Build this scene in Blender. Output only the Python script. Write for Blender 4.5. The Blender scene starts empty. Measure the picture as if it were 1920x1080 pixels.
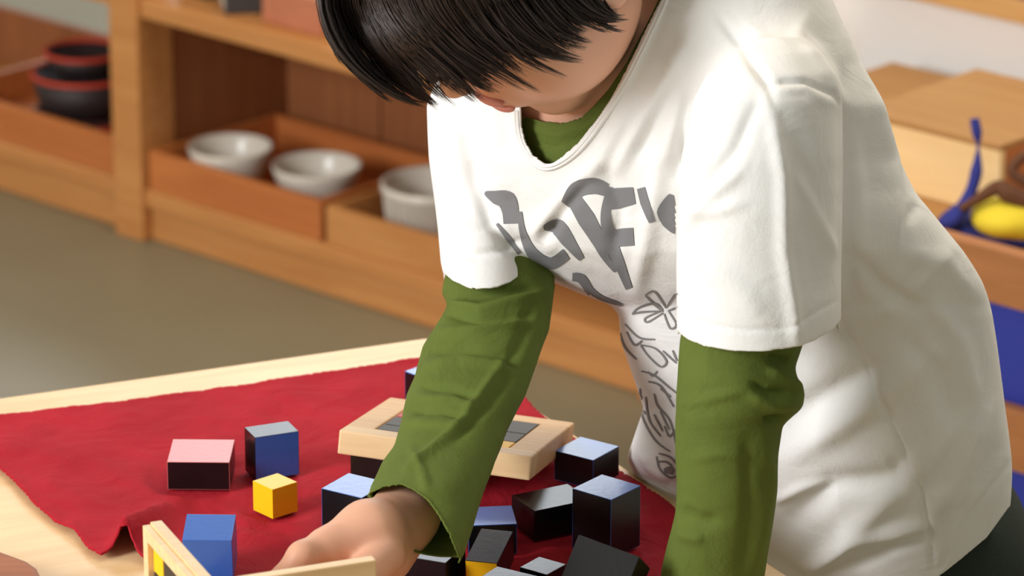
import bpy, bmesh, math, random
import numpy as np
import openvdb
from mathutils import Vector, Matrix
from mathutils.bvhtree import BVHTree

# ------------------------------------------------------------------ camera
FPX = 8000.0
TH = math.radians(19.3)
CAM = np.array([0.0, 0.0, 1.55])
RX = np.array([1.0, 0.0, 0.0])
FW = np.array([0.0, math.cos(TH), -math.sin(TH)])
UP = np.array([0.0, math.sin(TH), math.cos(TH)])
scene = bpy.context.scene
cam_data = bpy.data.cameras.new('camera')
cam = bpy.data.objects.new('camera', cam_data)
scene.collection.objects.link(cam)
cam.location = CAM
cam.rotation_euler = (math.radians(90 - 19.3), 0, 0)
cam_data.sensor_width = 36.0
cam_data.lens = FPX / 1920.0 * 36.0
cam_data.clip_start = 0.05
cam_data.dof.use_dof = True
cam_data.dof.focus_distance = 2.58
cam_data.dof.aperture_fstop = 11.0
scene.camera = cam

# ------------------------------------------------------------------ world and lights
EXPOSURE = 0.0
scene.view_settings.view_transform = 'Standard'
scene.view_settings.look = 'None'
scene.view_settings.gamma = 1.0
scene.view_settings.use_curve_mapping = False
scene.view_settings.exposure = EXPOSURE
world = bpy.data.worlds.new('world')
scene.world = world
world.use_nodes = True
wn = world.node_tree.nodes['Background']
wn.inputs[0].default_value = (0.93, 0.98, 0.86, 1)
wn.inputs[1].default_value = 0.32


def area(name, loc, target, sx, sy, power, color):
    l = bpy.data.lights.new(name, 'AREA')
    l.shape = 'RECTANGLE'
    l.size, l.size_y, l.energy, l.color = sx, sy, power, color
    o = bpy.data.objects.new(name, l)
    o.location = loc
    o.rotation_euler = (Vector(target) - Vector(loc)).to_track_quat('-Z', 'Y').to_euler()
    scene.collection.objects.link(o)
    return o


area('window_light', (-2.5, 0.95, 1.75), (0.1, 2.65, 0.7), 1.1, 1.1, 102, (0.97, 0.98, 1.0))
area('ceiling_light', (0.5, 3.4, 2.7), (0.8, 4.2, 0.4), 1.2, 1.2, 26, (1.0, 0.9, 0.76))
area('far_window_light', (0.6, 8.2, 3.0), (0.0, 2.7, 0.5), 3.4, 1.6, 150, (0.86, 0.93, 1.0))

# ------------------------------------------------------------------ helpers
C = scene.collection


def P(x, y, d):
    return CAM + d * (FW + RX * ((x - 960) / FPX) + UP * ((540 - y) / FPX))


def Z(x, y, z):
    r = FW + RX * ((x - 960) / FPX) + UP * ((540 - y) / FPX)
    return CAM + r * ((z - CAM[2]) / r[2])


def to_px(p):
    q = p - CAM
    d = q @ FW
    return 960 + FPX * (q @ RX) / d, 540 - FPX * (q @ UP) / d, d


def srgb(r, g, b):
    def f(c):
        c /= 255.0
        return c / 12.92 if c <= 0.04045 else ((c + 0.055) / 1.055) ** 2.4
    return (f(r), f(g), f(b), 1.0)


def mat(name, col, rough=0.6, spec=0.5, bump=0.0, bscale=200.0, var=0.0, vscale=8.0, sheen=0.0, sss=0.0, coat=0.0, wrinkle=0.0):
    m = bpy.data.materials.new(name)
    m.use_nodes = True
    nt = m.node_tree
    b = nt.nodes['Principled BSDF']
    b.inputs['Base Color'].default_value = col
    b.inputs['Roughness'].default_value = rough
    b.inputs['Specular IOR Level'].default_value = spec
    if sheen:
        b.inputs['Sheen Weight'].default_value = sheen
        b.inputs['Sheen Tint'].default_value = col
    if sss:
        b.inputs['Subsurface Weight'].default_value = sss
        b.inputs['Subsurface Radius'].default_value = (0.012, 0.005, 0.003)
        b.inputs['Subsurface Scale'].default_value = 0.6
    if coat:
        b.inputs['Coat Weight'].default_value = coat
        b.inputs['Coat Roughness'].default_value = 0.35
    tc = nt.nodes.new('ShaderNodeTexCoord')
    if var:
        n = nt.nodes.new('ShaderNodeTexNoise')
        n.inputs['Scale'].default_value = vscale
        n.inputs['Detail'].default_value = 5
        nt.links.new(tc.outputs['Object'], n.inputs['Vector'])
        r = nt.nodes.new('ShaderNodeMapRange')
        r.inputs[1].default_value = 0.3
        r.inputs[2].default_value = 0.7
        r.inputs[3].default_value = 1 - var
        r.inputs[4].default_value = 1 + var
        nt.links.new(n.outputs['Fac'], r.inputs[0])
        mx = nt.nodes.new('ShaderNodeVectorMath')
        mx.operation = 'SCALE'
        mx.inputs[0].default_value = col[:3]
        nt.links.new(r.outputs[0], mx.inputs['Scale'])
        nt.links.new(mx.outputs[0], b.inputs['Base Color'])
    if bump:
        n2 = nt.nodes.new('ShaderNodeTexNoise')
        n2.inputs['Scale'].default_value = bscale
        n2.inputs['Detail'].default_value = 4
        nt.links.new(tc.outputs['Object'], n2.inputs['Vector'])
        bp = nt.nodes.new('ShaderNodeBump')
        bp.inputs['Strength'].default_value = bump
        bp.inputs['Distance'].default_value = 0.001
        nt.links.new(n2.outputs['Fac'], bp.inputs['Height'])
        nt.links.new(bp.outputs[0], b.inputs['Normal'])
        if wrinkle:
            n3 = nt.nodes.new('ShaderNodeTexNoise')
            n3.inputs['Scale'].default_value = 26
            n3.inputs['Detail'].default_value = 3
            n3.inputs['Distortion'].default_value = 1.2
            nt.links.new(tc.outputs['Object'], n3.inputs['Vector'])
            bw = nt.nodes.new('ShaderNodeBump')
            bw.inputs['Strength'].default_value = wrinkle
            bw.inputs['Distance'].default_value = 0.004
            nt.links.new(n3.outputs['Fac'], bw.inputs['Height'])
            nt.links.new(bw.outputs[0], bp.inputs['Normal'])
    return m


def wood(name, c1, c2, axis=0, scale=9.0, rough=0.45, rot=0.0, stretch=14.0):
    m = bpy.data.materials.new(name)
    m.use_nodes = True
    nt = m.node_tree
    b = nt.nodes['Principled BSDF']
    tc = nt.nodes.new('ShaderNodeTexCoord')
    mr = nt.nodes.new('ShaderNodeMapping')
    mr.inputs['Rotation'].default_value = (0, 0, rot)
    mp = nt.nodes.new('ShaderNodeMapping')
    s = [stretch] * 3
    s[axis] = 1.0
    mp.inputs['Scale'].default_value = s
    n = nt.nodes.new('ShaderNodeTexNoise')
    n.inputs['Scale'].default_value = scale
    n.inputs['Detail'].default_value = 6
    n.inputs['Distortion'].default_value = 0.4
    cr = nt.nodes.new('ShaderNodeValToRGB')
    cr.color_ramp.elements[0].position = 0.3
    cr.color_ramp.elements[1].position = 0.68
    cr.color_ramp.elements[0].color = c2
    cr.color_ramp.elements[1].color = c1
    nt.links.new(tc.outputs['Object'], mr.inputs[0])
    nt.links.new(mr.outputs[0], mp.inputs[0])
    nt.links.new(mp.outputs[0], n.inputs['Vector'])
    nt.links.new(n.outputs['Fac'], cr.inputs[0])
    nt.links.new(cr.outputs[0], b.inputs['Base Color'])
    bp = nt.nodes.new('ShaderNodeBump')
    bp.inputs['Strength'].default_value = 0.15
    bp.inputs['Distance'].default_value = 0.001
    nt.links.new(n.outputs['Fac'], bp.inputs['Height'])
    nt.links.new(bp.outputs[0], b.inputs['Normal'])
    b.inputs['Roughness'].default_value = rough
    return m


M = dict(
    floor=mat('floor_concrete', srgb(134, 126, 102), 0.42, var=0.10, vscale=2.2, bump=0.05, bscale=40),
    wall=mat('wall_paint', srgb(246, 242, 236), 0.8, bump=0.05, bscale=90),
    ceil=mat('ceiling_paint', srgb(235, 230, 222), 0.9, bump=0.05, bscale=60),
    shelf=wood('shelf_wood', srgb(204, 142, 82), srgb(188, 124, 66), 0, 5.0, 0.5),
    shelf_shade=wood('shaded_shelf_wood', srgb(158, 98, 56), srgb(142, 84, 46), 2, 6.0, 0.55),  # shelf wood darkened to paint in the shade inside the bays
    traywood=wood('tray_wood', srgb(200, 120, 62), srgb(182, 104, 50), 0, 6.0, 0.5),
    table=wood('table_wood', srgb(240, 206, 158), srgb(226, 186, 134), 0, 7.0, 0.42, stretch=10),
    boxwood=wood('box_wood', srgb(240, 208, 160), srgb(228, 190, 140), 0, 10.0, 0.42),
    lidtop=wood('lid_wood', srgb(226, 188, 138), srgb(212, 170, 120), 0, 10.0, 0.45),
    tan=wood('crate_wood', srgb(214, 166, 104), srgb(204, 154, 92), 0, 6.0, 0.5),
    cratetop=wood('rack_and_shaded_crate_wood', srgb(186, 138, 80), srgb(174, 124, 68), 0, 6.0, 0.6),  # shade painted into the crate top; rack shelves share this brown
    crate_lit=wood('lit_crate_wood', srgb(250, 216, 158), srgb(242, 204, 144), 0, 6.0, 0.5),  # bright light on the crate front put into its colour
    railwood=wood('rail_wood', srgb(178, 116, 64), srgb(162, 100, 52), 0, 7.0, 0.55),
    darkwood=wood('tray_brown_wood', srgb(166, 100, 64), srgb(146, 84, 50), 0, 8.0, 0.6),
    black=mat('black_paint', srgb(13, 13, 15), 0.30, 0.5, bump=0.07, bscale=260),
    blackflat=mat('black_paint_print', srgb(58, 52, 44), 0.5, 0.5),
    blue=mat('blue_paint', srgb(42, 100, 190), 0.30, 0.6, coat=0.4, bump=0.15, bscale=260),
    yellow=mat('yellow_paint', srgb(252, 196, 22), 0.38, 0.5, bump=0.12, bscale=260),
    red=mat('red_paint', srgb(196, 44, 44), 0.32, 0.6, bump=0.15, bscale=260),
    pink=mat('faded_red_paint', srgb(208, 112, 112), 0.34, 0.6, bump=0.15, bscale=260),
    cloth=mat('red_cloth', srgb(166, 28, 42), 0.85, 0.2, bump=0.35, bscale=420, var=0.13, vscale=16, sheen=0.3, wrinkle=0.8),
    shirt=mat('white_cotton', srgb(240, 239, 236), 0.85, 0.2, bump=0.2, bscale=700, wrinkle=0.4),
    green=mat('green_velvet', srgb(94, 108, 46), 0.85, 0.2, bump=0.3, bscale=500, var=0.06, vscale=30, sheen=0.35, wrinkle=0.6),
    skin=mat('skin', srgb(236, 180, 150), 0.48, 0.4, sss=0.12, var=0.05, vscale=18, bump=0.05, bscale=300),
    lips=mat('lips', srgb(214, 138, 122), 0.4, 0.5, sss=0.1),
    hair=mat('hair', srgb(44, 31, 26), 0.45, 0.5),
    ink=mat('grey_print', srgb(128, 128, 130), 0.8, 0.2, bump=0.2, bscale=500),
    inkline=mat('grey_line_print', srgb(140, 136, 134), 0.8, 0.2),
    pants=mat('dark_trousers', srgb(48, 56, 50), 0.85, 0.2, bump=0.3, bscale=500),
    shoe=mat('shoe_leather', srgb(60, 60, 66), 0.5),
    ceramic=mat('white_ceramic', srgb(226, 218, 204), 0.25, 0.5),
    grain=mat('dry_grain', srgb(170, 120, 92), 0.9, var=0.2, vscale=60),
    bluebin=mat('blue_bin_plastic', srgb(40, 52, 150), 0.5, var=0.06, vscale=6),
    bluefab=mat('blue_fabric', srgb(38, 46, 130), 0.8, bump=0.3, bscale=300),
    yellowfab=mat('yellow_fabric', srgb(232, 208, 52), 0.8, bump=0.3, bscale=300),
    brownfab=mat('brown_fabric', srgb(100, 62, 38), 0.9, bump=0.4, bscale=150),
    basketr=mat('red_basket', srgb(196, 62, 36), 0.6, bump=0.4, bscale=200),
    basketb=mat('black_basket', srgb(44, 34, 34), 0.6, bump=0.4, bscale=200),
    darkbox=mat('dark_card', srgb(62, 58, 58), 0.5),
    lightcard=mat('pale_card', srgb(206, 196, 184), 0.6),
    greencard=mat('green_card', srgb(40, 60, 46), 0.6),
    terracotta=mat('terracotta_mat', srgb(190, 118, 84), 0.8, var=0.06, vscale=30),
    purple=mat('purple_card', srgb(120, 70, 120), 0.6),
    white_eye=mat('eye_white', srgb(235, 230, 225), 0.3),
    iris=mat('eye_iris', srgb(50, 32, 22), 0.2),
)


def obj(name, me, m=None, parent=None, smooth=False):
    o = bpy.data.objects.new(name, me)
    C.objects.link(o)
    if m is not None:
        for mm in (m if isinstance(m, (list, tuple)) else [m]):
            me.materials.append(mm)
    if parent is not None:
        o.parent = parent
    if smooth:
        me.polygons.foreach_set('use_smooth', [True] * len(me.polygons))
    return o


def empty(name, loc, rz=0.0):
    o = bpy.data.objects.new(name, None)
    C.objects.link(o)
    o.location = loc
    o.rotation_euler = (0, 0, rz)
    o.empty_display_size = 0.05
    return o


def tag(o, label, cat, group=None):
    o['label'] = label
    o['category'] = cat
    if group:
        o['group'] = group
    return o


def structure(o):
    o['kind'] = 'structure'
    return o


def box_mesh(lo, hi, bev=0.002, seg=2, face_mats=None):
    bm = bmesh.new()
    lo, hi = Vector(lo), Vector(hi)
    bmesh.ops.create_cube(bm, size=1.0)
    for v in bm.verts:
        v.co = Vector([lo[i] + (v.co[i] + 0.5) * (hi[i] - lo[i]) for i in range(3)])
    if face_mats:
        for f in bm.faces:
            n = f.normal
            k = max(range(3), key=lambda i: abs(n[i]))
            f.material_index = face_mats[(k, 1 if n[k] > 0 else -1)]
    if bev:
        bmesh.ops.bevel(bm, geom=list(bm.edges), offset=bev, segments=seg, profile=0.6, affect='EDGES')
    me = bpy.data.meshes.new('m')
    bm.to_mesh(me)
    bm.free()
    return me


def lathe(profile, n=40):
    vs, fs = [], []
    for r, z in profile:
        for i in range(n):
            a = 2 * math.pi * i / n
            vs.append((r * math.cos(a), r * math.sin(a), z))
    for j in range(len(profile) - 1):
        for i in range(n):
            fs.append((j * n + i, j * n + (i + 1) % n, (j + 1) * n + (i + 1) % n, (j + 1) * n + i))
    fs.append(tuple(range(n - 1, -1, -1)))
    me = bpy.data.meshes.new('m')
    me.from_pydata(vs, [], fs)
    return me


def prism(pts, z0, z1, bev=0.0):
    bm = bmesh.new()
    a = [bm.verts.new((p[0], p[1], z0)) for p in pts]
    b = [bm.verts.new((p[0], p[1], z1)) for p in pts]
    n = len(pts)
    bm.faces.new(a[::-1])
    bm.faces.new(b)
    for i in range(n):
        bm.faces.new((a[i], a[(i + 1) % n], b[(i + 1) % n], b[i]))
    bmesh.ops.recalc_face_normals(bm, faces=bm.faces)
    if bev:
        bmesh.ops.bevel(bm, geom=list(bm.edges), offset=bev, segments=2, profile=0.6, affect='EDGES')
    me = bpy.data.meshes.new('m')
    bm.to_mesh(me)
    bm.free()
    return me


def tube(paths, parent_name, mats=None, nseg=6):
    """paths: list of (points, radii) -> one mesh of tapered tubes"""
    vs, fs = [], []
    for pts, rad in paths:
        pts = [np.array(p, float) for p in pts]
        base = len(vs)
        prev = None
        for i, p in enumerate(pts):
            t = pts[min(i + 1, len(pts) - 1)] - pts[max(i - 1, 0)]
            t = t / (np.linalg.norm(t) + 1e-9)
            a = np.cross(t, [0.3, 0.2, 0.93]) if prev is None else prev - t * (prev @ t)
            a /= np.linalg.norm(a) + 1e-9
            prev = a
            b = np.cross(t, a)
            for k in range(nseg):
                an = 2 * math.pi * k / nseg
                vs.append(tuple(p + rad[i] * (a * math.cos(an) + b * math.sin(an))))
        for i in range(len(pts) - 1):
            for k in range(nseg):
                q = base + i * nseg
                fs.append((q + k, q + (k + 1) % nseg, q + nseg + (k + 1) % nseg, q + nseg + k))
        fs.append(tuple(base + k for k in range(nseg))[::-1])
        fs.append(tuple(base + (len(pts) - 1) * nseg + k for k in range(nseg)))
    me = bpy.data.meshes.new(parent_name)
    me.from_pydata(vs, [], fs)
    return me


# ------------------------------------------------------------------ room shell
T = 0.52                      # table top height
O = Z(250, 445, 0.0)
E1 = np.array([0.73674, -0.67617, 0.0])
E2 = np.array([0.67617, 0.73674, 0.0])
RZ = math.atan2(E1[1], E1[0])


def S(s, t, z=0.0):
    return O + E1 * s + E2 * t + np.array([0, 0, z])


fl = structure(obj('floor', box_mesh((-3.2, -1.0, -0.05), (4.2, 9.0, 0.0), 0), M['floor']))
structure(obj('ceiling', box_mesh((-3.2, -1.0, 3.1), (4.2, 9.0, 3.15), 0), M['ceil']))
structure(obj('wall_left', box_mesh((-3.25, -1.0, 0), (-3.2, 9.0, 3.1), 0), M['wall']))
structure(obj('wall_right', box_mesh((4.2, -1.0, 0), (4.25, 9.0, 3.1), 0), M['wall']))
structure(obj('wall_far', box_mesh((-3.2, 9.0, 0), (4.2, 9.05, 3.1), 0), M['wall']))
wb = structure(obj('wall_back', box_mesh((0.55, 0.285, 0), (2.6, 0.36, 3.05), 0.002), M['wall']))
wb.location = O
wb.rotation_euler = (0, 0, RZ)
ledge = structure(obj('trim_1', box_mesh((0.83, 0.235, 0.403), (2.5, 0.284, 0.425), 0.002), M['tan']))
ledge.location = O
ledge.rotation_euler = (0, 0, RZ)

# ------------------------------------------------------------------ left shelf
shelf = empty('shelf_unit', S(0, 0), RZ)
tag(shelf, 'long low orange wooden open shelf behind the table holding trays of white bowls', 'shelf')


def sp(name, lo, hi, m='shelf', bev=0.003, parent=shelf, label=None):
    o = obj(name, box_mesh(lo, hi, bev), M[m], parent)
    if label:
        o['label'] = label
    return o


DEP = 0.23
sp('post', (-0.024, -0.006, 0), (0.022, 0.05, 0.62))
sp('post', (0.765, -0.006, 0), (0.795, 0.05, 0.40))
sp('post', (-0.75, -0.006, 0), (-0.705, 0.05, 0.62))
sp('side_panel', (-0.012, 0.05, 0.0), (0.02, DEP, 0.29), 'shelf_shade')
sp('side_panel', (0.765, 0.05, 0.0), (0.795, DEP, 0.285), 'shelf_shade')
sp('shelf_board', (0.022, 0.0, 0.263), (0.765, DEP, 0.285))
sp('shelf_board', (0.022, 0.0, 0.041), (0.765, DEP, 0.062))
sp('shelf_board', (-0.705, 0.0, 0.268), (-0.024, DEP, 0.289))
sp('shelf_board', (-0.705, 0.0, 0.047), (-0.024, DEP, 0.066))
sp('kick_board', (0.022, 0.008, 0.0), (0.765, 0.026, 0.041))
sp('kick_board', (-0.705, 0.014, 0.0), (-0.024, 0.030, 0.047))
for k in range(5):
    a = 0.022 + k * 0.1486
    sp('back_plank', (a + (0.001 if k else -0.03), DEP, 0.0), (a + 0.1466, DEP + 0.012, 0.285), 'shelf_shade', 0.002)
for k in range(4):
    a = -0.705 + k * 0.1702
    sp('back_plank', (a + 0.001, DEP, 0.0), (a + 0.1682, DEP + 0.012, 0.132), 'shelf_shade', 0.002)


def tray(name, s0, s1, t0, t1, z0, z1, m, label, cat='tray', group=None, th=0.009):
    e = empty(name, S((s0 + s1) / 2, (t0 + t1) / 2, z0), RZ)
    w, d, h = (s1 - s0) / 2, (t1 - t0) / 2, z1 - z0
    obj('base', box_mesh((-w + th, -d + th, 0), (w - th, d - th, 0.006), 0.001), M[m], e)
    obj('front_panel', box_mesh((-w, -d, 0), (w, -d + th, h), 0.0015), M[m], e)
    obj('back_panel', box_mesh((-w, d - th, 0), (w, d, h), 0.0015), M[m], e)
    obj('side_panel', box_mesh((-w, -d + th, 0), (-w + th, d - th, h), 0.0015), M[m], e)
    obj('side_panel', box_mesh((w - th, -d + th, 0), (w, d - th, h), 0.0015), M[m], e)
    tag(e, label, cat, group)
    return e


tray('wooden_tray', 0.026, 0.300, 0.003, 0.205, 0.0625, 0.108, 'traywood',
     'shallow orange wooden tray holding two white bowls, next to the shelf post')
tray('wooden_tray', 0.308, 0.560, 0.003, 0.205, 0.0625, 0.106, 'shelf',
     'paler wooden tray holding the ribbed white bowl, partly behind the white sleeve')
tray('wooden_tray', -0.330, -0.032, 0.003, 0.205, 0.0665, 0.112, 'traywood',
     'wooden tray at the far left holding the red and black round baskets')


def bowl(px, py, z, r, h, label, ribbed=False, content='grain'):
    c = Z(px, py, z + h)
    e = empty('bowl', (c[0], c[1], z))
    prof = [(0.0005, 0.0), (r * 0.55, 0.0), (r * 0.62, 0.002), (r * 0.8, h * 0.35), (r * 0.95, h * 0.8), (r, h), (r * 0.985, h + 0.001),
            (r * 0.94, h), (r * 0.89, h * 0.8), (r * 0.75, h * 0.38), (r * 0.5, 0.006), (0.0005, 0.006)]
    if ribbed:
        prof = [(0.0005, 0.0), (r * 0.80, 0.0), (r * 0.84, 0.002), (r * 0.92, h * 0.82), (r, h * 0.86), (r, h), (r * 0.97, h + 0.001),
                (r * 0.90, h), (r * 0.86, h * 0.8), (r * 0.78, 0.006), (0.0005, 0.006)]
    obj('bowl_body', lathe(prof, 48), M['ceramic'], e, True)
    if ribbed:
        rb = []
        for k in range(36):
            a = 2 * math.pi * k / 36
            q = [(r * 0.86 * math.cos(a), r * 0.86 * math.sin(a), 0.004), (r * 0.925 * math.cos(a), r * 0.925 * math.sin(a), h * 0.8)]
            rb.append((q, (0.0016, 0.0016)))
        obj('rib_band', tube(rb, 'm', nseg=5), M['ceramic'], e)
    if content:
        obj('filling', lathe([(r * 0.76, h * 0.30), (r * 0.8, h * 0.45), (r * 0.4, h * 0.52), (0.001, h * 0.55)], 32), M[content], e, True)
    tag(e, label, 'bowl')
    return e


bowl(432, 274, 0.070, 0.048, 0.046, 'left white bowl in the tray, nearest the shelf post', content=None)
bowl(594, 309, 0.070, 0.050, 0.046, 'right white bowl in the same tray, half behind the tray front', content=None)
bowl(815, 341, 0.070, 0.059, 0.060, 'larger ribbed white bowl beside the white sleeve', True, None)

# stacked round baskets in the left bay
bc = Z(160, 170, 0.125)
for k, (r, h, mm, lb) in enumerate([(0.060, 0.030, 'basketr', 'round red basket at the bottom of the stack in the left shelf bay'),
                                    (0.062, 0.048, 'basketb', 'round black basket stacked on the red one in the left shelf bay'),
                                    (0.046, 0.022, 'basketb', 'small black basket on top of the stack in the left shelf bay')]):
    z0 = 0.0735 + (0, 0.031, 0.080)[k]
    e = empty('basket', (bc[0], bc[1], z0))
    obj('basket_body', lathe([(0.0005, 0.0), (r * 0.85, 0.0), (r, h * 0.9), (r * 0.96, h * 0.9), (r * 0.82, 0.004), (0.0005, 0.004)], 36), M[mm], e, True)
    rim = [(tuple((r * 0.98 * math.cos(a), r * 0.98 * math.sin(a), h * 0.9) for a in np.linspace(0, 2 * math.pi, 37)), [0.003] * 37)]
    obj('rim', tube(rim, 'm', nseg=6), M['basketb' if mm == 'basketr' else 'basketr'], e, True)
    tag(e, lb, 'basket')

# things on the upper board


def simple_box(name, px, py, z, w, d, h, rz, mat_, label, cat, band=None):
    c = Z(px, py, z)
    e = empty(name, c, rz)
    obj('body', box_mesh((-w / 2, -d / 2, 0), (w / 2, d / 2, h), 0.002), M[mat_], e)
    if band:
        obj('end_label', box_mesh((-w / 2 - 0.0008, -d / 2 + 0.004, 0.004), (-w / 2 + 0.001, d / 2 - 0.004, h - 0.004), 0.0003), M[band], e)
        obj('lid', box_mesh((-w / 2 - 0.001, -d / 2 - 0.001, h * 0.7), (w / 2 + 0.001, d / 2 + 0.001, h + 0.001), 0.001), M[mat_], e)
    tag(e, label, cat)
    return e


simple_box('storage_box', 462, 8, 0.2855, 0.055, 0.08, 0.05, RZ + 0.9, 'darkbox', 'small dark grey box on the upper shelf board at the top edge', 'box', 'lightcard')
simple_box('storage_box', 398, -16, 0.2855, 0.05, 0.06, 0.05, RZ, 'greencard', 'dark green box at the top edge, left of the dark grey box', 'box', 'lightcard')
simple_box('folded_mat', 625, 32, 0.2855, 0.09, 0.13, 0.040, RZ, 'terracotta', 'terracotta folded mat on the upper shelf board beside the hair', 'mat')

# ------------------------------------------------------------------ right rack
rack = empty('storage_rack', S(0.83, -0.26), RZ)
tag(rack, 'wooden tiered storage rack behind the child on the right, with blue bins between its rails', 'rack')


def rp(name, lo, hi, m='railwood', bev=0.002):
    return obj(name, box_mesh(lo, hi, bev), M[m], rack)


for z0, z1 in ((0.320, 0.370), (0.172, 0.228), (0.022, 0.080)):
    rp('rail', (0.28, 0.0, z0), (0.95, 0.016, z1))
    rp('rack_shelf', (0.28 if z0 < 0.3 else 0.06, 0.016 if z0 < 0.3 else 0.0165, z0), (0.95, 0.50, z0 + 0.012), 'cratetop')
for s0 in (0.25, 0.95):
    rp('upright', (s0, 0.0, 0), (s0 + 0.03, 0.03, 0.319 if s0 < 0.5 else 0.37))
    rp('upright', (s0, 0.47, 0), (s0 + 0.03, 0.50, 0.319))
for k in range(2):
    for j in range(1, 3):
        z0 = (0.185, 0.035)[k]
        a = 0.02 + j * 0.30
        e = empty('storage_bin', S(0.83 + a + 0.135, -0.26 + 0.18, z0), RZ)
        w, d, h = 0.132, 0.16, 0.128
        obj('bin_body', box_mesh((-w, -d, 0), (w, -d + 0.004, h), 0.0015), M['bluebin'], e)
        obj('bin_side', box_mesh((-w, -d + 0.004, 0), (-w + 0.004, d, h), 0.0015), M['bluebin'], e)
        obj('bin_side', box_mesh((w - 0.004, -d + 0.004, 0), (w, d, h), 0.0015), M['bluebin'], e)
        obj('bin_back', box_mesh((-w + 0.004, d - 0.004, 0), (w - 0.004, d, h), 0.0015), M['bluebin'], e)
        obj('bin_base', box_mesh((-w + 0.004, -d + 0.004, 0), (w - 0.004, d - 0.004, 0.004), 0.001), M['bluebin'], e)
        tag(e, ('blue storage bin on the rack\'s middle tier, ' if k == 0 else 'blue storage bin on the rack\'s bottom tier, ')
            + ('first from the left', 'by the edge of the white shirt', 'furthest right')[j], 'bin', 'blue bins in the rack')

crate = empty('wooden_crate', S(1.1875, -0.0025, 0.3325), RZ)
tag(crate, 'tan wooden box with its front coloured as brightly lit, standing on the rack under the white wall', 'box')
cw, cd, ch = 0.0825, 0.0925, 0.0675
obj('top_board', box_mesh((-cw, -cd, ch - 0.006), (cw, cd, ch), 0.001), M['cratetop'], crate)
obj('front_board', box_mesh((-cw, -cd, 0), (cw, -cd + 0.008, ch - 0.006), 0.001), M['crate_lit'], crate)
obj('back_board', box_mesh((-cw, cd - 0.008, 0), (cw, cd, ch - 0.006), 0.001), M['tan'], crate)
obj('side_board', box_mesh((-cw, -cd + 0.008, 0), (-cw + 0.008, cd - 0.008, ch - 0.006), 0.001), M['traywood'], crate)
obj('side_board', box_mesh((cw - 0.008, -cd + 0.008, 0), (cw, cd - 0.008, ch - 0.006), 0.001), M['traywood'], crate)


# ------------------------------------------------------------------ sdf tools
def smin(a, b, k):
    if k <= 0:
        return np.minimum(a, b)
    h = np.clip(0.5 + 0.5 * (b - a) / k, 0, 1)
    return b + (a - b) * h - k * h * (1 - h)


def pix(X):
    q = X - CAM
    d = q @ FW
    return 960 + FPX * (q @ RX) / d, 540 - FPX * (q @ UP) / d, d


def loft(rows, skew=0.0, off=0.0, pw=2.0):
    """rows: (y, xl, xr, dc, hd) outline rows of a body seen from the front, with its own depth and thickness"""
    rows = np.array(rows, float)
    ys = rows[:, 0]

    def f(X):
        x, y, d = pix(X)
        xl = np.interp(y, ys, rows[:, 1])
        xr = np.interp(y, ys, rows[:, 2])
        dc = np.interp(y, ys, rows[:, 3])
        hd = np.interp(y, ys, rows[:, 4]) - off
        hw = (xr - xl) / 2 * d / FPX - off
        hw = np.maximum(hw, 0.002)
        hd = np.maximum(hd, 0.002)
        u = (x - (xl + xr) / 2) * d / FPX
        w = d - dc + skew * u
        r = (np.abs(u / hw) ** pw + np.abs(w / hd) ** pw) ** (1 / pw)
        v = (r - 1) * np.minimum(hw, hd)
        cap = np.maximum(ys[0] - y, y - ys[-1]) * d / FPX
        return np.maximum(v, cap)
    pts = []
    for r in rows:
        for x in (r[1], r[2]):
            for dd in (-r[4] - 0.04, r[4] + 0.04):
                u = (x - (r[1] + r[2]) / 2) * r[3] / FPX
                pts.append(P(x, r[0], r[3] + dd - skew * u))
    pts = np.array(pts)
    return f, pts.min(0) - 0.02, pts.max(0) + 0.02


def cone(a, b, ra, rb):
    a, b = np.array(a, float), np.array(b, float)
    ab = b - a
    L2 = max(ab @ ab, 1e-12)

    def f(X):
        q = X - a
        t = np.clip((q @ ab) / L2, 0, 1)
        return np.linalg.norm(q - t[..., None] * ab, axis=-1) - (ra + (rb - ra) * t)
    m = max(ra, rb) + 0.02
    return f, np.minimum(a, b) - m, np.maximum(a, b) + m


def ellip(c, radii, axes=None):
    c = np.array(c, float)
    A = np.eye(3) if axes is None else np.array(axes, float)
    radii = np.array(radii, float)

    def f(X):
        q = (X - c) @ A.T
        k0 = np.linalg.norm(q / radii, axis=-1)
        k1 = np.linalg.norm(q / radii ** 2, axis=-1)
        return k0 * (k0 - 1) / np.maximum(k1, 1e-6)
    m = radii.max() + 0.02
    return f, c - m, c + m


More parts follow.
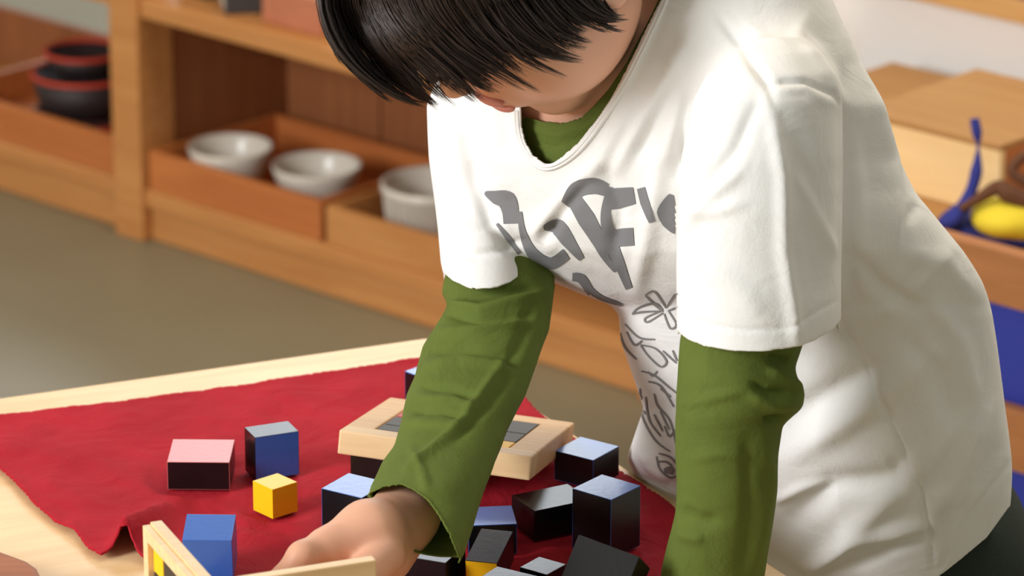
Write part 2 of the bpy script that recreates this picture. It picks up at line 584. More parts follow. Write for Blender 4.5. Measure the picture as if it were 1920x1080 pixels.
def sdf_mesh(name, pieces, h, clip=None):
    """pieces: (prim, k) union or (prim, k, 'cut'); returns verts (world) and quads"""
    lo = np.min([p[0][1] for p in pieces if len(p) == 2], 0)
    hi = np.max([p[0][2] for p in pieces if len(p) == 2], 0)
    if clip is not None:
        lo = np.maximum(lo, clip[0])
        hi = np.minimum(hi, clip[1])
    n = np.ceil((hi - lo) / h).astype(int) + 2
    BG = 0.03
    arr = np.full(n, BG, np.float32)
    ax = [lo[i] + np.arange(n[i]) * h for i in range(3)]
    for p in pieces:
        (f, a, b), k = p[0], p[1]
        i0 = np.clip(np.floor((a - lo) / h).astype(int), 0, n)
        i1 = np.clip(np.ceil((b - lo) / h).astype(int) + 1, 0, n)
        if np.any(i1 <= i0):
            continue
        for s in range(i0[0], i1[0], 24):
            e = min(s + 24, i1[0])
            X = np.stack(np.meshgrid(ax[0][s:e], ax[1][i0[1]:i1[1]], ax[2][i0[2]:i1[2]], indexing='ij'), -1)
            v = f(X)
            sl = (slice(s, e), slice(i0[1], i1[1]), slice(i0[2], i1[2]))
            if len(p) == 3:
                arr[sl] = -smin(-arr[sl], v, k)
            else:
                arr[sl] = smin(arr[sl], v, k)
    bg = 4 * h
    arr = np.clip(arr, -bg, bg).astype(np.float32)
    arr[0], arr[-1] = bg, bg
    arr[:, 0], arr[:, -1] = bg, bg
    arr[:, :, 0], arr[:, :, -1] = bg, bg
    g = openvdb.FloatGrid(bg)
    g.copyFromArray(arr, ijk=(0, 0, 0), tolerance=1e-9)
    v, t, q = g.convertToPolygons(0.0, 0.0)
    v = lo + np.array(v, float) * h
    return v, np.array(q, int)


def vert_normals(v, q):
    a, b, c, d = v[q[:, 0]], v[q[:, 1]], v[q[:, 2]], v[q[:, 3]]
    fn = np.cross(c - a, d - b)
    n = np.zeros_like(v)
    for k in range(4):
        np.add.at(n, q[:, k], fn)
    n /= np.linalg.norm(n, axis=1)[:, None] + 1e-12
    return n


def smooth_mesh(v, q, it=2, lam=0.5):
    e = np.concatenate([q[:, [0, 1]], q[:, [1, 2]], q[:, [2, 3]], q[:, [3, 0]]])
    cnt = np.zeros(len(v))
    np.add.at(cnt, e[:, 0], 1)
    np.add.at(cnt, e[:, 1], 1)
    for _ in range(it):
        s = np.zeros_like(v)
        np.add.at(s, e[:, 0], v[e[:, 1]])
        np.add.at(s, e[:, 1], v[e[:, 0]])
        v = v + lam * (s / np.maximum(cnt, 1)[:, None] - v)
    return v


def biggest(v, q):
    """keep the largest connected shell"""
    lab = np.arange(len(v))
    for _ in range(400):
        m = lab[q].min(1)
        new = lab.copy()
        for k in range(4):
            np.minimum.at(new, q[:, k], m)
        new = new[new]
        if (new == lab).all():
            break
        lab = new
    fl_ = lab[q[:, 0]]
    vals, cnts = np.unique(fl_, return_counts=True)
    q = q[fl_ == vals[cnts.argmax()]]
    used = np.unique(q)
    mp = -np.ones(len(v), int)
    mp[used] = np.arange(len(used))
    return v[used], mp[q]


def compact(v, q):
    used = np.unique(q)
    mp = -np.ones(len(v), int)
    mp[used] = np.arange(len(used))
    return v[used], mp[q]


def poly_sd(x, y, poly):
    """signed distance to polygon, positive inside"""
    poly = np.array(poly, float)
    d = np.full(x.shape, 1e9)
    ins = np.zeros(x.shape, bool)
    for i in range(len(poly)):
        a, b = poly[i], poly[(i + 1) % len(poly)]
        e = b - a
        t = np.clip(((x - a[0]) * e[0] + (y - a[1]) * e[1]) / max(e @ e, 1e-9), 0, 1)
        d = np.minimum(d, np.hypot(x - a[0] - t * e[0], y - a[1] - t * e[1]))
        c = ((a[1] > y) != (b[1] > y)) & (x < (b[0] - a[0]) * (y - a[1]) / (b[1] - a[1] + 1e-12) + a[0])
        ins ^= c
    return np.where(ins, d, -d)


def line_dist(x, y, pl):
    d = np.full(x.shape, 1e9)
    tt = np.zeros(x.shape)
    n = len(pl) - 1
    for i in range(n):
        a, b = np.array(pl[i], float), np.array(pl[i + 1], float)
        e = b - a
        t = np.clip(((x - a[0]) * e[0] + (y - a[1]) * e[1]) / max(e @ e, 1e-9), 0, 1)
        dd = np.hypot(x - a[0] - t * e[0], y - a[1] - t * e[1])
        m = dd < d
        d = np.where(m, dd, d)
        tt = np.where(m, (i + t) / n, tt)
    return d, tt


def cut_poly(v, q, poly, side):
    """remove faces inside an outline on the near (1), far (-1) or both (0) sides, with a clean edge"""
    n = vert_normals(v, q)
    for _ in range(2):
        x, y, d = pix(v)
        s = poly_sd(x, y, poly)
        facing = (n @ FW) * -1
        ok = np.ones(len(v), bool) if side == 0 else (facing * side > -0.05)
        inside = (s > 0) & ok
        fi = inside[q]
        cross = fi.any(1) & (~fi).any(1)
        bv = np.unique(q[cross])
        bv = bv[ok[bv] & (np.abs(s[bv]) < 9)]
        eps = 1.0
        gx = (poly_sd(x[bv] + eps, y[bv], poly) - s[bv]) / eps
        gy = (poly_sd(x[bv], y[bv] + eps, poly) - s[bv]) / eps
        inn = s[bv] > 0
        bv, gx, gy = bv[inn], gx[inn], gy[inn]
        sc = (d[bv] / FPX * -s[bv] * 0.98)[:, None]
        v = v.copy()
        v[bv] += sc * (gx[:, None] * RX - gy[:, None] * UP)
    x, y, d = pix(v)
    s = poly_sd(x, y, poly)
    kill = ((s > 0.5) & ok)[q].any(1)
    return compact(v, q[~kill])


def make(name, v, q, m, parent, thick=0.0, smooth=True):
    me = bpy.data.meshes.new(name)
    o0 = np.array(parent.matrix_world.translation) if parent else np.zeros(3)
    me.from_pydata((v - o0).tolist(), [], q.tolist())
    o = obj(name, me, m, parent, smooth)
    if thick:
        s = o.modifiers.new('thickness', 'SOLIDIFY')
        s.thickness = thick
        s.offset = -1
    return o


def folds(v, q, ridges):
    """ridges: (polyline px, amplitude m, width px) pushed along the normal of the near side"""
    n = vert_normals(v, q)
    x, y, d = pix(v)
    fac = np.clip(-(n @ FW) * 2.5, 0, 1)
    disp = np.zeros(len(v))
    for pl, amp, w in ridges:
        dd, tt = line_dist(x, y, pl)
        taper = np.clip(np.minimum(tt, 1 - tt) * 5, 0, 1) ** 0.7
        disp += amp * np.exp(-(dd / w) ** 2) * (0.25 + 0.75 * taper)
    return v + n * (disp * fac)[:, None]


def wob(v, q, amp, freq, seed):
    rng = np.random.default_rng(seed)
    n = vert_normals(v, q)
    s = np.zeros(len(v))
    for k in range(14):
        dr = rng.normal(size=3)
        dr /= np.linalg.norm(dr)
        fr = freq * rng.uniform(0.5, 2.0)
        s += np.sin(v @ dr * fr + rng.uniform(0, 6.28) + 1.5 * np.sin(v @ rng.normal(size=3) * fr * 0.4)) * (freq / fr)
    return v + n * (amp * s / 5)[:, None]


# ------------------------------------------------------------------ table
TA = Z(803, 632, T)
tb = Z(0, 745, T) - TA
tb /= np.linalg.norm(tb)
tc_ = Z(1480, 1080, T) - TA
tc_ /= np.linalg.norm(tc_)
table = empty('table', (TA[0], TA[1], 0), math.atan2(-tb[1], -tb[0]))
tag(table, 'pale wooden children\'s table covered by the red cloth', 'table')
Rt = np.array([[math.cos(-table.rotation_euler[2]), -math.sin(-table.rotation_euler[2])], [math.sin(-table.rotation_euler[2]), math.cos(-table.rotation_euler[2])]])
corners = [np.zeros(2), tb[:2] * 1.05, tb[:2] * 1.05 + tc_[:2] * 0.72, tc_[:2] * 0.72]
corners = [Rt @ c for c in corners]
obj('tabletop', prism(corners, T - 0.024, T, 0.003), M['table'], table)
cen = sum(corners) / 4
for c in corners:
    l = cen + (c - cen) * 0.90
    obj('leg', box_mesh((l[0] - 0.022, l[1] - 0.022, 0), (l[0] + 0.022, l[1] + 0.022, T - 0.024), 0.004), M['table'], table)
for i in range(4):
    a, b = cen + (corners[i] - cen) * 0.90, cen + (corners[(i + 1) % 4] - cen) * 0.90
    dr = (b - a) / np.linalg.norm(b - a)
    nr = np.array([-dr[1], dr[0]]) * 0.008
    a, b = a + dr * 0.022, b - dr * 0.022
    obj('apron', prism([a - nr, b - nr, b + nr, a + nr], T - 0.075, T - 0.0245, 0.001), M['table'], table)

FOOT = []
CT = T + 0.0044


# ------------------------------------------------------------------ painted wooden blocks
def block(A, B, L, W, H, label, top='black', front='black', side='black', tilt=0.0, zoff=0.0, roll=0.0, shift=(0, 0)):
    """A, B: the two ends of the near top edge; L along it, W behind it, H tall (cm)"""
    L, W, H = L / 100, W / 100, H / 100
    a, b = Z(A[0], A[1], CT + H + zoff), Z(B[0], B[1], CT + H + zoff)
    dr = (b - a)
    dr[2] = 0
    dr /= np.linalg.norm(dr)
    pr = np.array([-dr[1], dr[0], 0])
    mid = (a + b) / 2 + pr * W / 2 + np.array([shift[0], shift[1], 0])
    names = ['black', 'blue', 'yellow', 'pink', 'red']
    ix = {n: i for i, n in enumerate(dict.fromkeys([top, front, side, 'black']))}
    fm = {(2, 1): ix[top], (2, -1): ix[top], (1, -1): ix[front], (1, 1): ix[front], (0, 1): ix[side], (0, -1): ix[side]}
    me = box_mesh((-L / 2, -W / 2, 0), (L / 2, W / 2, H), 0.0003, 2, fm)
    o = obj('wooden_block', me, [M[n] for n in ix])
    o.location = (mid[0], mid[1], CT + zoff)
    o.rotation_euler = (tilt, roll, math.atan2(dr[1], dr[0]))
    FOOT.append((mid[0], mid[1], math.hypot(L, W) / 2))
    tag(o, label, 'block', 'painted wooden blocks')
    return o


block((312, 866), (431, 867), 4, 4, 1.9, 'low black block with a dull pink top, furthest left on the cloth', top='pink')
block((482, 820), (555.6, 809), 3, 2, 3, 'upright block with a blue face and black side, behind the yellow cube', front='blue')
block((511, 918), (557, 903.5), 2, 2, 2, 'small all yellow cube in front of the blue faced block', 'yellow', 'yellow', 'yellow')
block((343, 999), (435, 1000), 3, 3, 3, 'all blue cube just behind the open wooden box', 'blue', 'blue', 'blue', tilt=math.radians(9), zoff=0.0022)
block((605, 916), (676, 933), 3, 3, 4, 'tall black block with a pale blue top, left of the wrist', top='blue')
block((671, 853), (745, 868), 4, 3, 3, 'black block propping up the near left corner of the lid')
block((1041, 845), (1111, 862.6), 3, 3, 2, 'low black block with a blue top at the far right, beside the lid', top='blue')
block((1074, 916), (1145, 937), 3, 3, 4, 'tallest black block with a blue top, nearest the green left sleeve', top='blue')
block((965, 929), (1006, 957.5), 3, 4, 2, 'low all black block with a greyish top, left of the tallest block', shift=(-0.0015, 0))
block((880.6, 985.6), (967, 982), 3, 3, 2, 'black block with a pale blue top, right of the hanging cuff', top='blue')
block((878, 1041), (929.4, 1046), 2, 4, 2, 'long black block with a yellow end facing the camera', front='yellow', tilt=math.radians(7), shift=(0, 0), zoff=0.0005)
block((894, 1077), (960, 1093), 3, 2, 2, 'black block cut off by the bottom edge, below the yellow ended block', shift=(0.004, -0.006))
block((977, 1064), (1023, 1077), 2, 2, 2, 'small black cube at the bottom edge, left of the leaning block')
block((748, 1041), (838, 1056), 3, 3, 2, 'black block half hidden in the shadow under the green cuff')
block((762, 697), (815, 715), 3, 3, 2, 'black block with blue top at the back of the cloth, behind the right arm', top='blue')


def frame_from(corner, u, v, w):
    """matrix with columns u, v, w (unit) at corner, given in camera right/up/away numbers"""
    cols = []
    for a in (u, v, w):
        a = np.array(a, float)
        g = RX * a[0] + UP * a[1] + FW * a[2]
        cols.append(g / np.linalg.norm(g))
    # orthonormalise
    cols[1] = cols[1] - cols[0] * (cols[0] @ cols[1])
    cols[1] /= np.linalg.norm(cols[1])
    c3 = np.cross(cols[0], cols[1])
    if c3 @ cols[2] < 0:
        c3 = -c3
    Mx = Matrix.Identity(4)
    for j, cc in enumerate((cols[0], cols[1], c3)):
        for i in range(3):
            Mx[i][j] = cc[i]
    for i in range(3):
        Mx[i][3] = corner[i]
    return Mx


# leaning dark block
cz = Z(1085, 1002, T + 0.058)
Mx = frame_from(cz, (109, -38, -39.5), (28, -34, 110), (-0.382, -0.906, -0.183))
me = box_mesh((0, 0, 0), (0.04, 0.03, 0.036), 0.0005, 2)
lb = obj('wooden_block', me, M['black'])
lb.matrix_world = Mx
if Mx.to_3x3().determinant() < 0:
    me.flip_normals()
tag(lb, 'dark grey and black block leaning on its edge at the bottom, before the tallest block', 'block', 'painted wooden blocks')

# ------------------------------------------------------------------ red cloth
cl_px = [(-70, 800), (0, 791), (200, 766), (450, 733), (700, 694), (760, 686), (880, 668), (955, 726), (1012, 785), (1105, 852), (1195, 912),
         (1268, 968), (1330, 1025), (1395, 1100), (1330, 1180), (1100, 1230), (800, 1215), (520, 1190), (380, 1120), (320, 1078), (278, 1062), (236, 1038),
         (190, 1052), (168, 1040), (140, 1006), (105, 988), (60, 950), (20, 905), (0, 888), (-90, 850)]
cw_ = np.array([Z(x, y, T)[:2] for x, y in cl_px])
h = 0.0028
lo, hi = cw_.min(0) - 0.01, cw_.max(0) + 0.01
nx, ny = np.ceil((hi - lo) / h).astype(int) + 1
gx, gy = np.meshgrid(lo[0] + np.arange(nx) * h, lo[1] + np.arange(ny) * h, indexing='ij')
sd = poly_sd(gx, gy, cw_)
ins = sd > -h * 0.9
for _ in range(2):
    m = (sd < 0) & ins
    e = 1e-4
    g1 = (poly_sd(gx + e, gy, cw_) - sd) / e
    g2 = (poly_sd(gx, gy + e, cw_) - sd) / e
    gx = np.where(m, gx - sd * g1, gx)
    gy = np.where(m, gy - sd * g2, gy)
    sd = poly_sd(gx, gy, cw_)
idx = -np.ones(gx.shape, int)
idx[ins] = np.arange(ins.sum())
a, b, c, d = idx[:-1, :-1], idx[1:, :-1], idx[1:, 1:], idx[:-1, 1:]
ok = (a >= 0) & (b >= 0) & (c >= 0) & (d >= 0)
cq = np.stack([a[ok], b[ok], c[ok], d[ok]], 1)
X = np.stack([gx[ins], gy[ins], np.full(ins.sum(), T)], 1)
px_, py_, _ = pix(X)
sdv = sd[ins]
zz = 0.0016 + 0.0010 * np.clip((0.010 - sdv) / 0.010, 0, 1)
CR = [([(236, 1036), (290, 990), (335, 965)], 0.0150, 22), ([(236, 1036), (262, 1010), (300, 975)], 0.0060, 14),
      ([(0, 845), (150, 870), (300, 925), (330, 960)], 0.0022, 20), ([(440, 905), (560, 872), (640, 850)], 0.0022, 16),
      ([(560, 905), (480, 990), (440, 1010)], 0.0022, 14), ([(440, 985), (520, 990), (600, 1005)], 0.0035, 12), ([(430, 1012), (520, 1022), (580, 1030)], 0.0030, 9),
      ([(200, 790), (330, 800), (430, 780)], 0.0010, 20), ([(500, 745), (620, 760), (740, 730)], 0.0014, 18), ([(60, 830), (240, 845)], 0.0012, 22),
      ([(980, 870), (1030, 895), (1070, 880)], 0.0022, 14), ([(985, 1020), (1030, 1035), (1060, 1028)], 0.0035, 12), ([(1190, 1000), (1230, 960), (1260, 1000)], 0.0035, 20),
      ([(100, 930), (190, 960), (230, 985)], 0.0024, 24), ([(140, 990), (210, 1010)], 0.0016, 14), ([(950, 905), (990, 895)], 0.002, 10)]
for pl, amp, w in CR:
    dd, tt = line_dist(px_, py_, pl)
    zz += amp * np.exp(-(dd / w) ** 2) * (1 - 0.75 * tt)
rng = np.random.default_rng(3)
for k in range(26):
    an = rng.uniform(0, math.pi)
    fr = rng.uniform(60, 420)
    zz += 0.055 / fr * (0.8 + np.sin((X[:, 0] * math.cos(an) + X[:, 1] * math.sin(an)) * fr + 1.2 * np.sin(X[:, 0] * 40 + k) + rng.uniform(0, 6))) * 0.32
zz = np.maximum(zz, 0.0016)
for fx, fy_, fr in FOOT:
    m = np.clip((np.hypot(X[:, 0] - fx, X[:, 1] - fy_) - fr) / 0.012, 0, 1)
    m = m * m * (3 - 2 * m)
    zz = zz * m + np.minimum(zz, 0.0026) * (1 - m)
X[:, 2] = T + zz
cloth_o = make('red_cloth', X, cq, M['cloth'], None, 0.0014)
tag(cloth_o, 'wrinkled deep red felt cloth spread over the wooden table', 'cloth')

# ------------------------------------------------------------------ box lid, leaning on blocks
lc = Z(636, 806, T + 0.0535)
ML = frame_from(lc, (359, -47, -79.6), (86, 53, 357), (0, 1, 0))
lid = empty('box_lid', lc)
lid.matrix_world = ML
tag(lid, 'square pale wooden box lid with a painted grid, propped on blocks behind the right arm', 'lid')
LL, WW, TK = 0.1255, 0.1240, 0.0155
rim = 0.0185


def lid_piece(name, lo, hi, m, bev=0.0012, label=None):
    o = obj(name, box_mesh(lo, hi, bev), M[m], lid)
    if label:
        o['label'] = label
    return o


lid_piece('rim_board', (0, 0, -TK), (LL, rim, 0), 'boxwood')  # paler wood than the other rims: light on the front painted in
lid_piece('rim_board', (0, WW - rim, -TK), (LL, WW, 0), 'lidtop')
lid_piece('rim_board', (0, rim, -TK), (rim, WW - rim, 0), 'lidtop')
lid_piece('rim_board', (LL - rim, rim, -TK), (LL, WW - rim, 0), 'lidtop')
lid_piece('center_panel', (rim, rim, -TK + 0.002), (LL - rim, WW - rim, -0.0012), 'lidtop', 0)
gw = LL - 2 * rim
cols_ = [('a', 4 / 9), ('b', 3 / 9), ('c', 2 / 9)]
rows_ = [('c', 2 / 9), ('b', 3 / 9), ('a', 4 / 9)]
yy = rim
for rn, rh in rows_:
    xx = rim
    for cn, cwid in cols_:
        mm = 'blackflat' if rn != cn else {'a': 'red', 'b': 'blue', 'c': 'yellow'}[rn]
        w1, h1 = gw * cwid, (WW - 2 * rim) * rh
        lid_piece('painted_square', (xx + 0.0012, yy + 0.0012, -0.0012), (xx + w1 - 0.0012, yy + h1 - 0.0012, -0.0002), mm, 0,
                  {'a': 'red square', 'b': 'blue square', 'c': 'yellow square'}[rn] if rn == cn else 'black rectangle')
        xx += w1
    yy += h1

# ------------------------------------------------------------------ open box at the front
HB = 0.104
Nn = Z(388, 1099, T + HB)
Re = Z(706, 1050, T + HB)
Le = Z(281, 978, T + HB)
bx = empty('open_box', (Nn[0], Nn[1], T + 0.006), math.atan2((Re - Nn)[1], (Re - Nn)[0]))
tag(bx, 'pale wooden box with painted side panel, standing in the lower left corner before the hand', 'box')
LR = np.linalg.norm((Re - Nn)[:2])
rot = Matrix.Rotation(-bx.rotation_euler[2], 3, 'Z')
lv = rot @ Vector(Le - Nn)
LA = math.hypot(lv[0], lv[1])
ang = math.atan2(lv[1], lv[0])
hh = HB - 0.006
obj('front_wall', box_mesh((0.0, 0, 0), (LR, 0.0075, hh), 0.0008), M['boxwood'], bx)


def wall_piece(name, lo, hi, m, bev=0.0006, label=None):
    me = box_mesh(lo, hi, bev)
    me.transform(Matrix.Rotation(ang, 4, 'Z'))
    o = obj(name, me, M[m], bx)
    if label:
        o['label'] = label
    return o


# the painted side: x runs from the near corner to the far end, y>0 is outside
wall_piece('side_wall', (0.004, -0.007, 0), (LA, 0.0, hh), 'boxwood', 0.0008)
wall_piece('panel_frame', (0.0, 0.0, hh - 0.009), (LA, 0.0045, hh - 0.0015), 'boxwood')
wall_piece('panel_frame', (LA - 0.008, 0.0, 0), (LA, 0.0045, hh - 0.009), 'boxwood')
wall_piece('panel_frame', (0.0, 0.0, 0), (0.008, 0.0045, hh - 0.009), 'boxwood')
wall_piece('panel_frame', (0.008, 0.0, 0), (LA - 0.008, 0.0045, 0.008), 'boxwood')
gl, gh = LA - 0.016, hh - 0.017
x1 = LA - 0.008
for cn, cwid in (('c', 2 / 9), ('b', 3 / 9), ('a', 4 / 9)):
    z1 = hh - 0.009
    for rn, rh in (('c', 2 / 9), ('b', 3 / 9), ('a', 4 / 9)):
        mm = 'blackflat' if rn != cn else {'a': 'red', 'b': 'blue', 'c': 'yellow'}[rn]
        wall_piece('painted_square', (x1 - gl * cwid + 0.0008, 0.0, z1 - gh * rh + 0.0008), (x1 - 0.0008, 0.0012, z1 - 0.0008), mm, 0,
                   {'a': 'red square', 'b': 'blue square', 'c': 'yellow square'}[rn] if rn == cn else 'black rectangle')
        z1 -= gh * rh
    x1 -= gl * cwid
fp = [(0.006, 0.0075), (LR - 0.002, 0.0075), (LR - 0.002 + lv[0] * 0.95, lv[1] * 0.95), (lv[0] * 0.95 + 0.009, lv[1] * 0.95)]
obj('box_floor', prism(fp, 0.0, 0.005, 0.0), M['boxwood'], bx)

# brown tray corner at the lower left
tp = [Z(x, y, T + 0.016) for x, y in ((-120, 1010), (-10, 1030), (50, 1052), (70, 1066), (78, 1082), (60, 1110), (-60, 1180), (-200, 1150))]
tc0 = sum(tp) / len(tp)
trb = empty('wooden_board', (tc0[0], tc0[1], T + 0.0005))
obj('board_slab', prism([(p - tc0)[:2] for p in tp], 0, 0.016, 0.003), M['darkwood'], trb)
tag(trb, 'reddish brown wooden board with a rounded corner at the lower left edge', 'board')

# ------------------------------------------------------------------ fabric and ribbon in the rack
fab = empty('fabric_bundle', Z(1870, 430, 0.336))
tag(fab, 'blue and yellow fabric bundle with a ribbon, in the rack\'s top tray', 'fabric')
fo = np.array(fab.location)


def pd(x, y, d):
    return P(x, y, d) - fo


DF = to_px(fo)[2]
v, q = sdf_mesh('f', [(ellip(P(1885, 425, DF), (0.055, 0.05, 0.022)), 0.01), (ellip(P(1810, 430, DF - 0.01), (0.028, 0.04, 0.016)), 0.01),
                      (ellip(P(1945, 440, DF), (0.05, 0.05, 0.02)), 0.01)], 0.003, clip=(np.array([-1, 0, 0.3325]), np.array([2, 9, 1])))
v = wob(v, q, 0.0025, 160, 5)
fo_o = obj('blue_cloth', bpy.data.meshes.new('b'), M['bluefab'], fab)
fo_o.data.from_pydata((v - fo).tolist(), [], q.tolist())
fo_o.data.polygons.foreach_set('use_smooth', [True] * len(fo_o.data.polygons))
v, q = sdf_mesh('f', [(ellip(P(1878, 408, DF - 0.035), (0.029, 0.034, 0.017)), 0.005), (ellip(P(1925, 415, DF - 0.03), (0.026, 0.03, 0.018)), 0.01)], 0.003)
v = wob(v, q, 0.0012, 150, 6)
fy = obj('yellow_cloth', bpy.data.meshes.new('b'), M['yellowfab'], fab)
fy.data.from_pydata((v - fo).tolist(), [], q.tolist())
fy.data.polygons.foreach_set('use_smooth', [True] * len(fy.data.polygons))


def spline(pts, n):
    pts = np.array(pts, float)
    t = np.linspace(0, len(pts) - 1, n)
    out = []
    for u in t:
        i = int(min(u, len(pts) - 1.0001))
        f_ = u - i
        p0, p1, p2, p3 = pts[max(i - 1, 0)], pts[i], pts[min(i + 1, len(pts) - 1)], pts[min(i + 2, len(pts) - 1)]
        out.append(0.5 * ((2 * p1) + (-p0 + p2) * f_ + (2 * p0 - 5 * p1 + 4 * p2 - p3) * f_ ** 2 + (-p0 + 3 * p1 - 3 * p2 + p3) * f_ ** 3))
    return np.array(out)


rp1 = [pd(x, y, DF - 0.045) for x, y in ((1827, 222), (1832, 250), (1834, 276), (1831, 320), (1822, 355), (1808, 385), (1790, 410), (1768, 425))]
rr = [0.0045, 0.005, 0.001, 0.006, 0.0055, 0.007, 0.008, 0.006]
obj('ribbon', tube([(spline(rp1, 40), np.interp(np.linspace(0, 7, 40), range(8), rr))], 'r'), M['bluefab'], fab, True)
rp2 = [pd(x, y, DF - 0.05) for x, y in ((1800, 392), (1835, 372), (1870, 352), (1890, 362), (1930, 378))]
obj('brown_cord', tube([(spline(rp2, 30), np.interp(np.linspace(0, 4, 30), range(5), [0.004, 0.005, 0.007, 0.010, 0.008]))], 'r'), M['brownfab'], fab, True)
rp3 = [pd(x, y, DF - 0.05) for x, y in ((1925, 290), (1905, 305), (1900, 325), (1930, 345))]
obj('brown_cord', tube([(spline(rp3, 20), [0.005] * 20)], 'r'), M['brownfab'], fab, True)
pc = S(1.06, 0.262, 0.4255)
pb = empty('card_box', pc, RZ)
obj('card_body', box_mesh((-0.05, -0.015, 0), (0.08, 0.015, 0.07), 0.001), M['purple'], pb)
tag(pb, 'purple card box on the wall ledge in the upper right corner', 'box')

# ------------------------------------------------------------------ the child
feet = P(1640, 1000, 2.80)
child = empty('person', (feet[0], feet[1], 0.0))
tag(child, 'dark haired child in a white printed t-shirt over a green top, leaning over the table', 'person')
bpy.context.view_layer.update()

torso_rows = [(-150, 1230, 1420, 2.60, .045), (-90, 1140, 1500, 2.605, .065), (-30, 1050, 1548, 2.61, .078), (40, 960, 1580, 2.615, .085), (120, 880, 1612, 2.62, .09),
              (200, 850, 1657, 2.625, .092), (300, 850, 1686, 2.635, .094), (360, 865, 1716, 2.64, .094), (420, 885, 1765, 2.645, .094), (470, 925, 1806, 2.65, .094),
              (500, 975, 1826, 2.655, .094), (528, 1035, 1842, 2.66, .094), (552, 1092, 1851, 2.664, .094), (572, 1145, 1857, 2.668, .094), (590, 1160, 1861, 2.67, .094),
              (640, 1164, 1869, 2.68, .094), (700, 1185, 1877, 2.69, .095), (765, 1207, 1885, 2.70, .096), (815, 1190, 1892, 2.71, .098), (860, 1175, 1897, 2.72, .10),
              (890, 1186, 1898, 2.725, .10), (930, 1235, 1896, 2.73, .10), (1000, 1345, 1890, 2.745, .10), (1050, 1432, 1885, 2.755, .10), (1100, 1500, 1870, 2.765, .10),
              (1160, 1560, 1850, 2.775, .10), (1230, 1600, 1830, 2.785, .095)]
rs_rows = [(120, 850, 940, 2.70, .025), (160, 815, 980, 2.70, .034), (195, 801, 1000, 2.70, .040), (250, 803, 1005, 2.70, .042), (300, 806, 1005, 2.70, .043), (370, 814, 1003, 2.695, .043),
           (430, 821, 1000, 2.69, .043), (490, 826, 996, 2.685, .043), (515, 831, 994, 2.68, .042), (600, 836, 990, 2.66, .042)]
ls_rows = [(70, 1420, 1500, 2.50, .02), (100, 1370, 1540, 2.495, .035), (140, 1325, 1568, 2.49, .044), (190, 1298, 1580, 2.487, .05), (300, 1277, 1581, 2.487, .052), (400, 1270, 1580, 2.49, .052),
           (500, 1268, 1578, 2.495, .051), (600, 1269, 1577, 2.50, .050), (720, 1272, 1576, 2.506, .050)]
ra_rows = [(400, 860, 1010, 2.70, .032), (480, 842, 1032, 2.69, .034), (535, 831, 1040, 2.68, .035), (552, 829, 1038, 2.677, .035), (570, 838, 1036, 2.672, .035), (620, 812, 1030, 2.66, .036), (650, 793, 1018, 2.65, .036),
           (700, 778, 1000, 2.63, .036), (740, 762, 985, 2.615, .036), (800, 748, 955, 2.59, .037), (835, 739, 942, 2.573, .038), (870, 715, 927, 2.555, .040), (920, 690, 908, 2.53, .042),
           (960, 706, 897, 2.515, .042), (1000, 738, 884, 2.50, .040), (1035, 776, 872, 2.49, .032), (1060, 800, 862, 2.48, .022)]
la_rows = [(420, 1310, 1540, 2.495, .036), (560, 1288, 1530, 2.50, .038), (640, 1273, 1507, 2.505, .038), (690, 1270, 1490, 2.508, .037), (715, 1269, 1497, 2.508, .037), (740, 1268, 1509, 2.51, .037),
           (765, 1268, 1504, 2.512, .037), (785, 1267, 1482, 2.513, .036), (800, 1267, 1468, 2.515, .035), (850, 1268, 1461, 2.52, .034), (920, 1270, 1457, 2.528, .033), (960, 1266, 1452, 2.533, .032),
           (1020, 1250, 1443, 2.541, .031), (1080, 1238, 1434, 2.548, .030), (1150, 1246, 1420, 2.556, .030)]

TSK = 0.45
# t-shirt
pieces = [(loft(torso_rows, TSK), 0.0), (loft(rs_rows), 0.016), (loft(ls_rows), 0.022)]
v, q = sdf_mesh('shirt', pieces, 0.0017, clip=(np.array([-0.2, 2.0, 0.40]), np.array([0.5, 3.2, 1.2])))
v, q = biggest(v, q)
v = smooth_mesh(v, q, 3)
# openings
NECK = [(965, 150), (974, 205), (976, 240), (983, 268), (997, 292), (1018, 307), (1040, 304), (1066, 288), (1092, 262), (1122, 222), (1150, 180), (1180, 125), (1212, 60),
        (1240, 0), (1268, -70), (1200, -200), (1000, -100)]
R_HEM = [(780, 700), (815, 480), (832, 513), (850, 527), (872, 536), (900, 540), (930, 537), (960, 527), (985, 508), (991, 506), (992, 560), (992, 700)]
L_HEM = [(1240, 760), (1258, 600), (1272, 624), (1290, 637), (1320, 649), (1370, 658), (1430, 659), (1480, 653), (1525, 640), (1560, 620), (1584, 592), (1600, 620), (1600, 760)]
R_HEMB = [(780, 700), (815, 470), (860, 500), (900, 506), (950, 500), (985, 490), (990, 700)]
L_HEMB = [(1240, 760), (1255, 590), (1350, 622), (1480, 620), (1590, 575), (1600, 760)]
B_HEM = [(1300, 1400), (1380, 1150), (1600, 1155), (1700, 1120), (1755, 1085), (1800, 1050), (1850, 1008), (1892, 950), (1990, 930), (1990, 1400)]
keep_arm = None
v, q = cut_poly(v, q, NECK, 1)


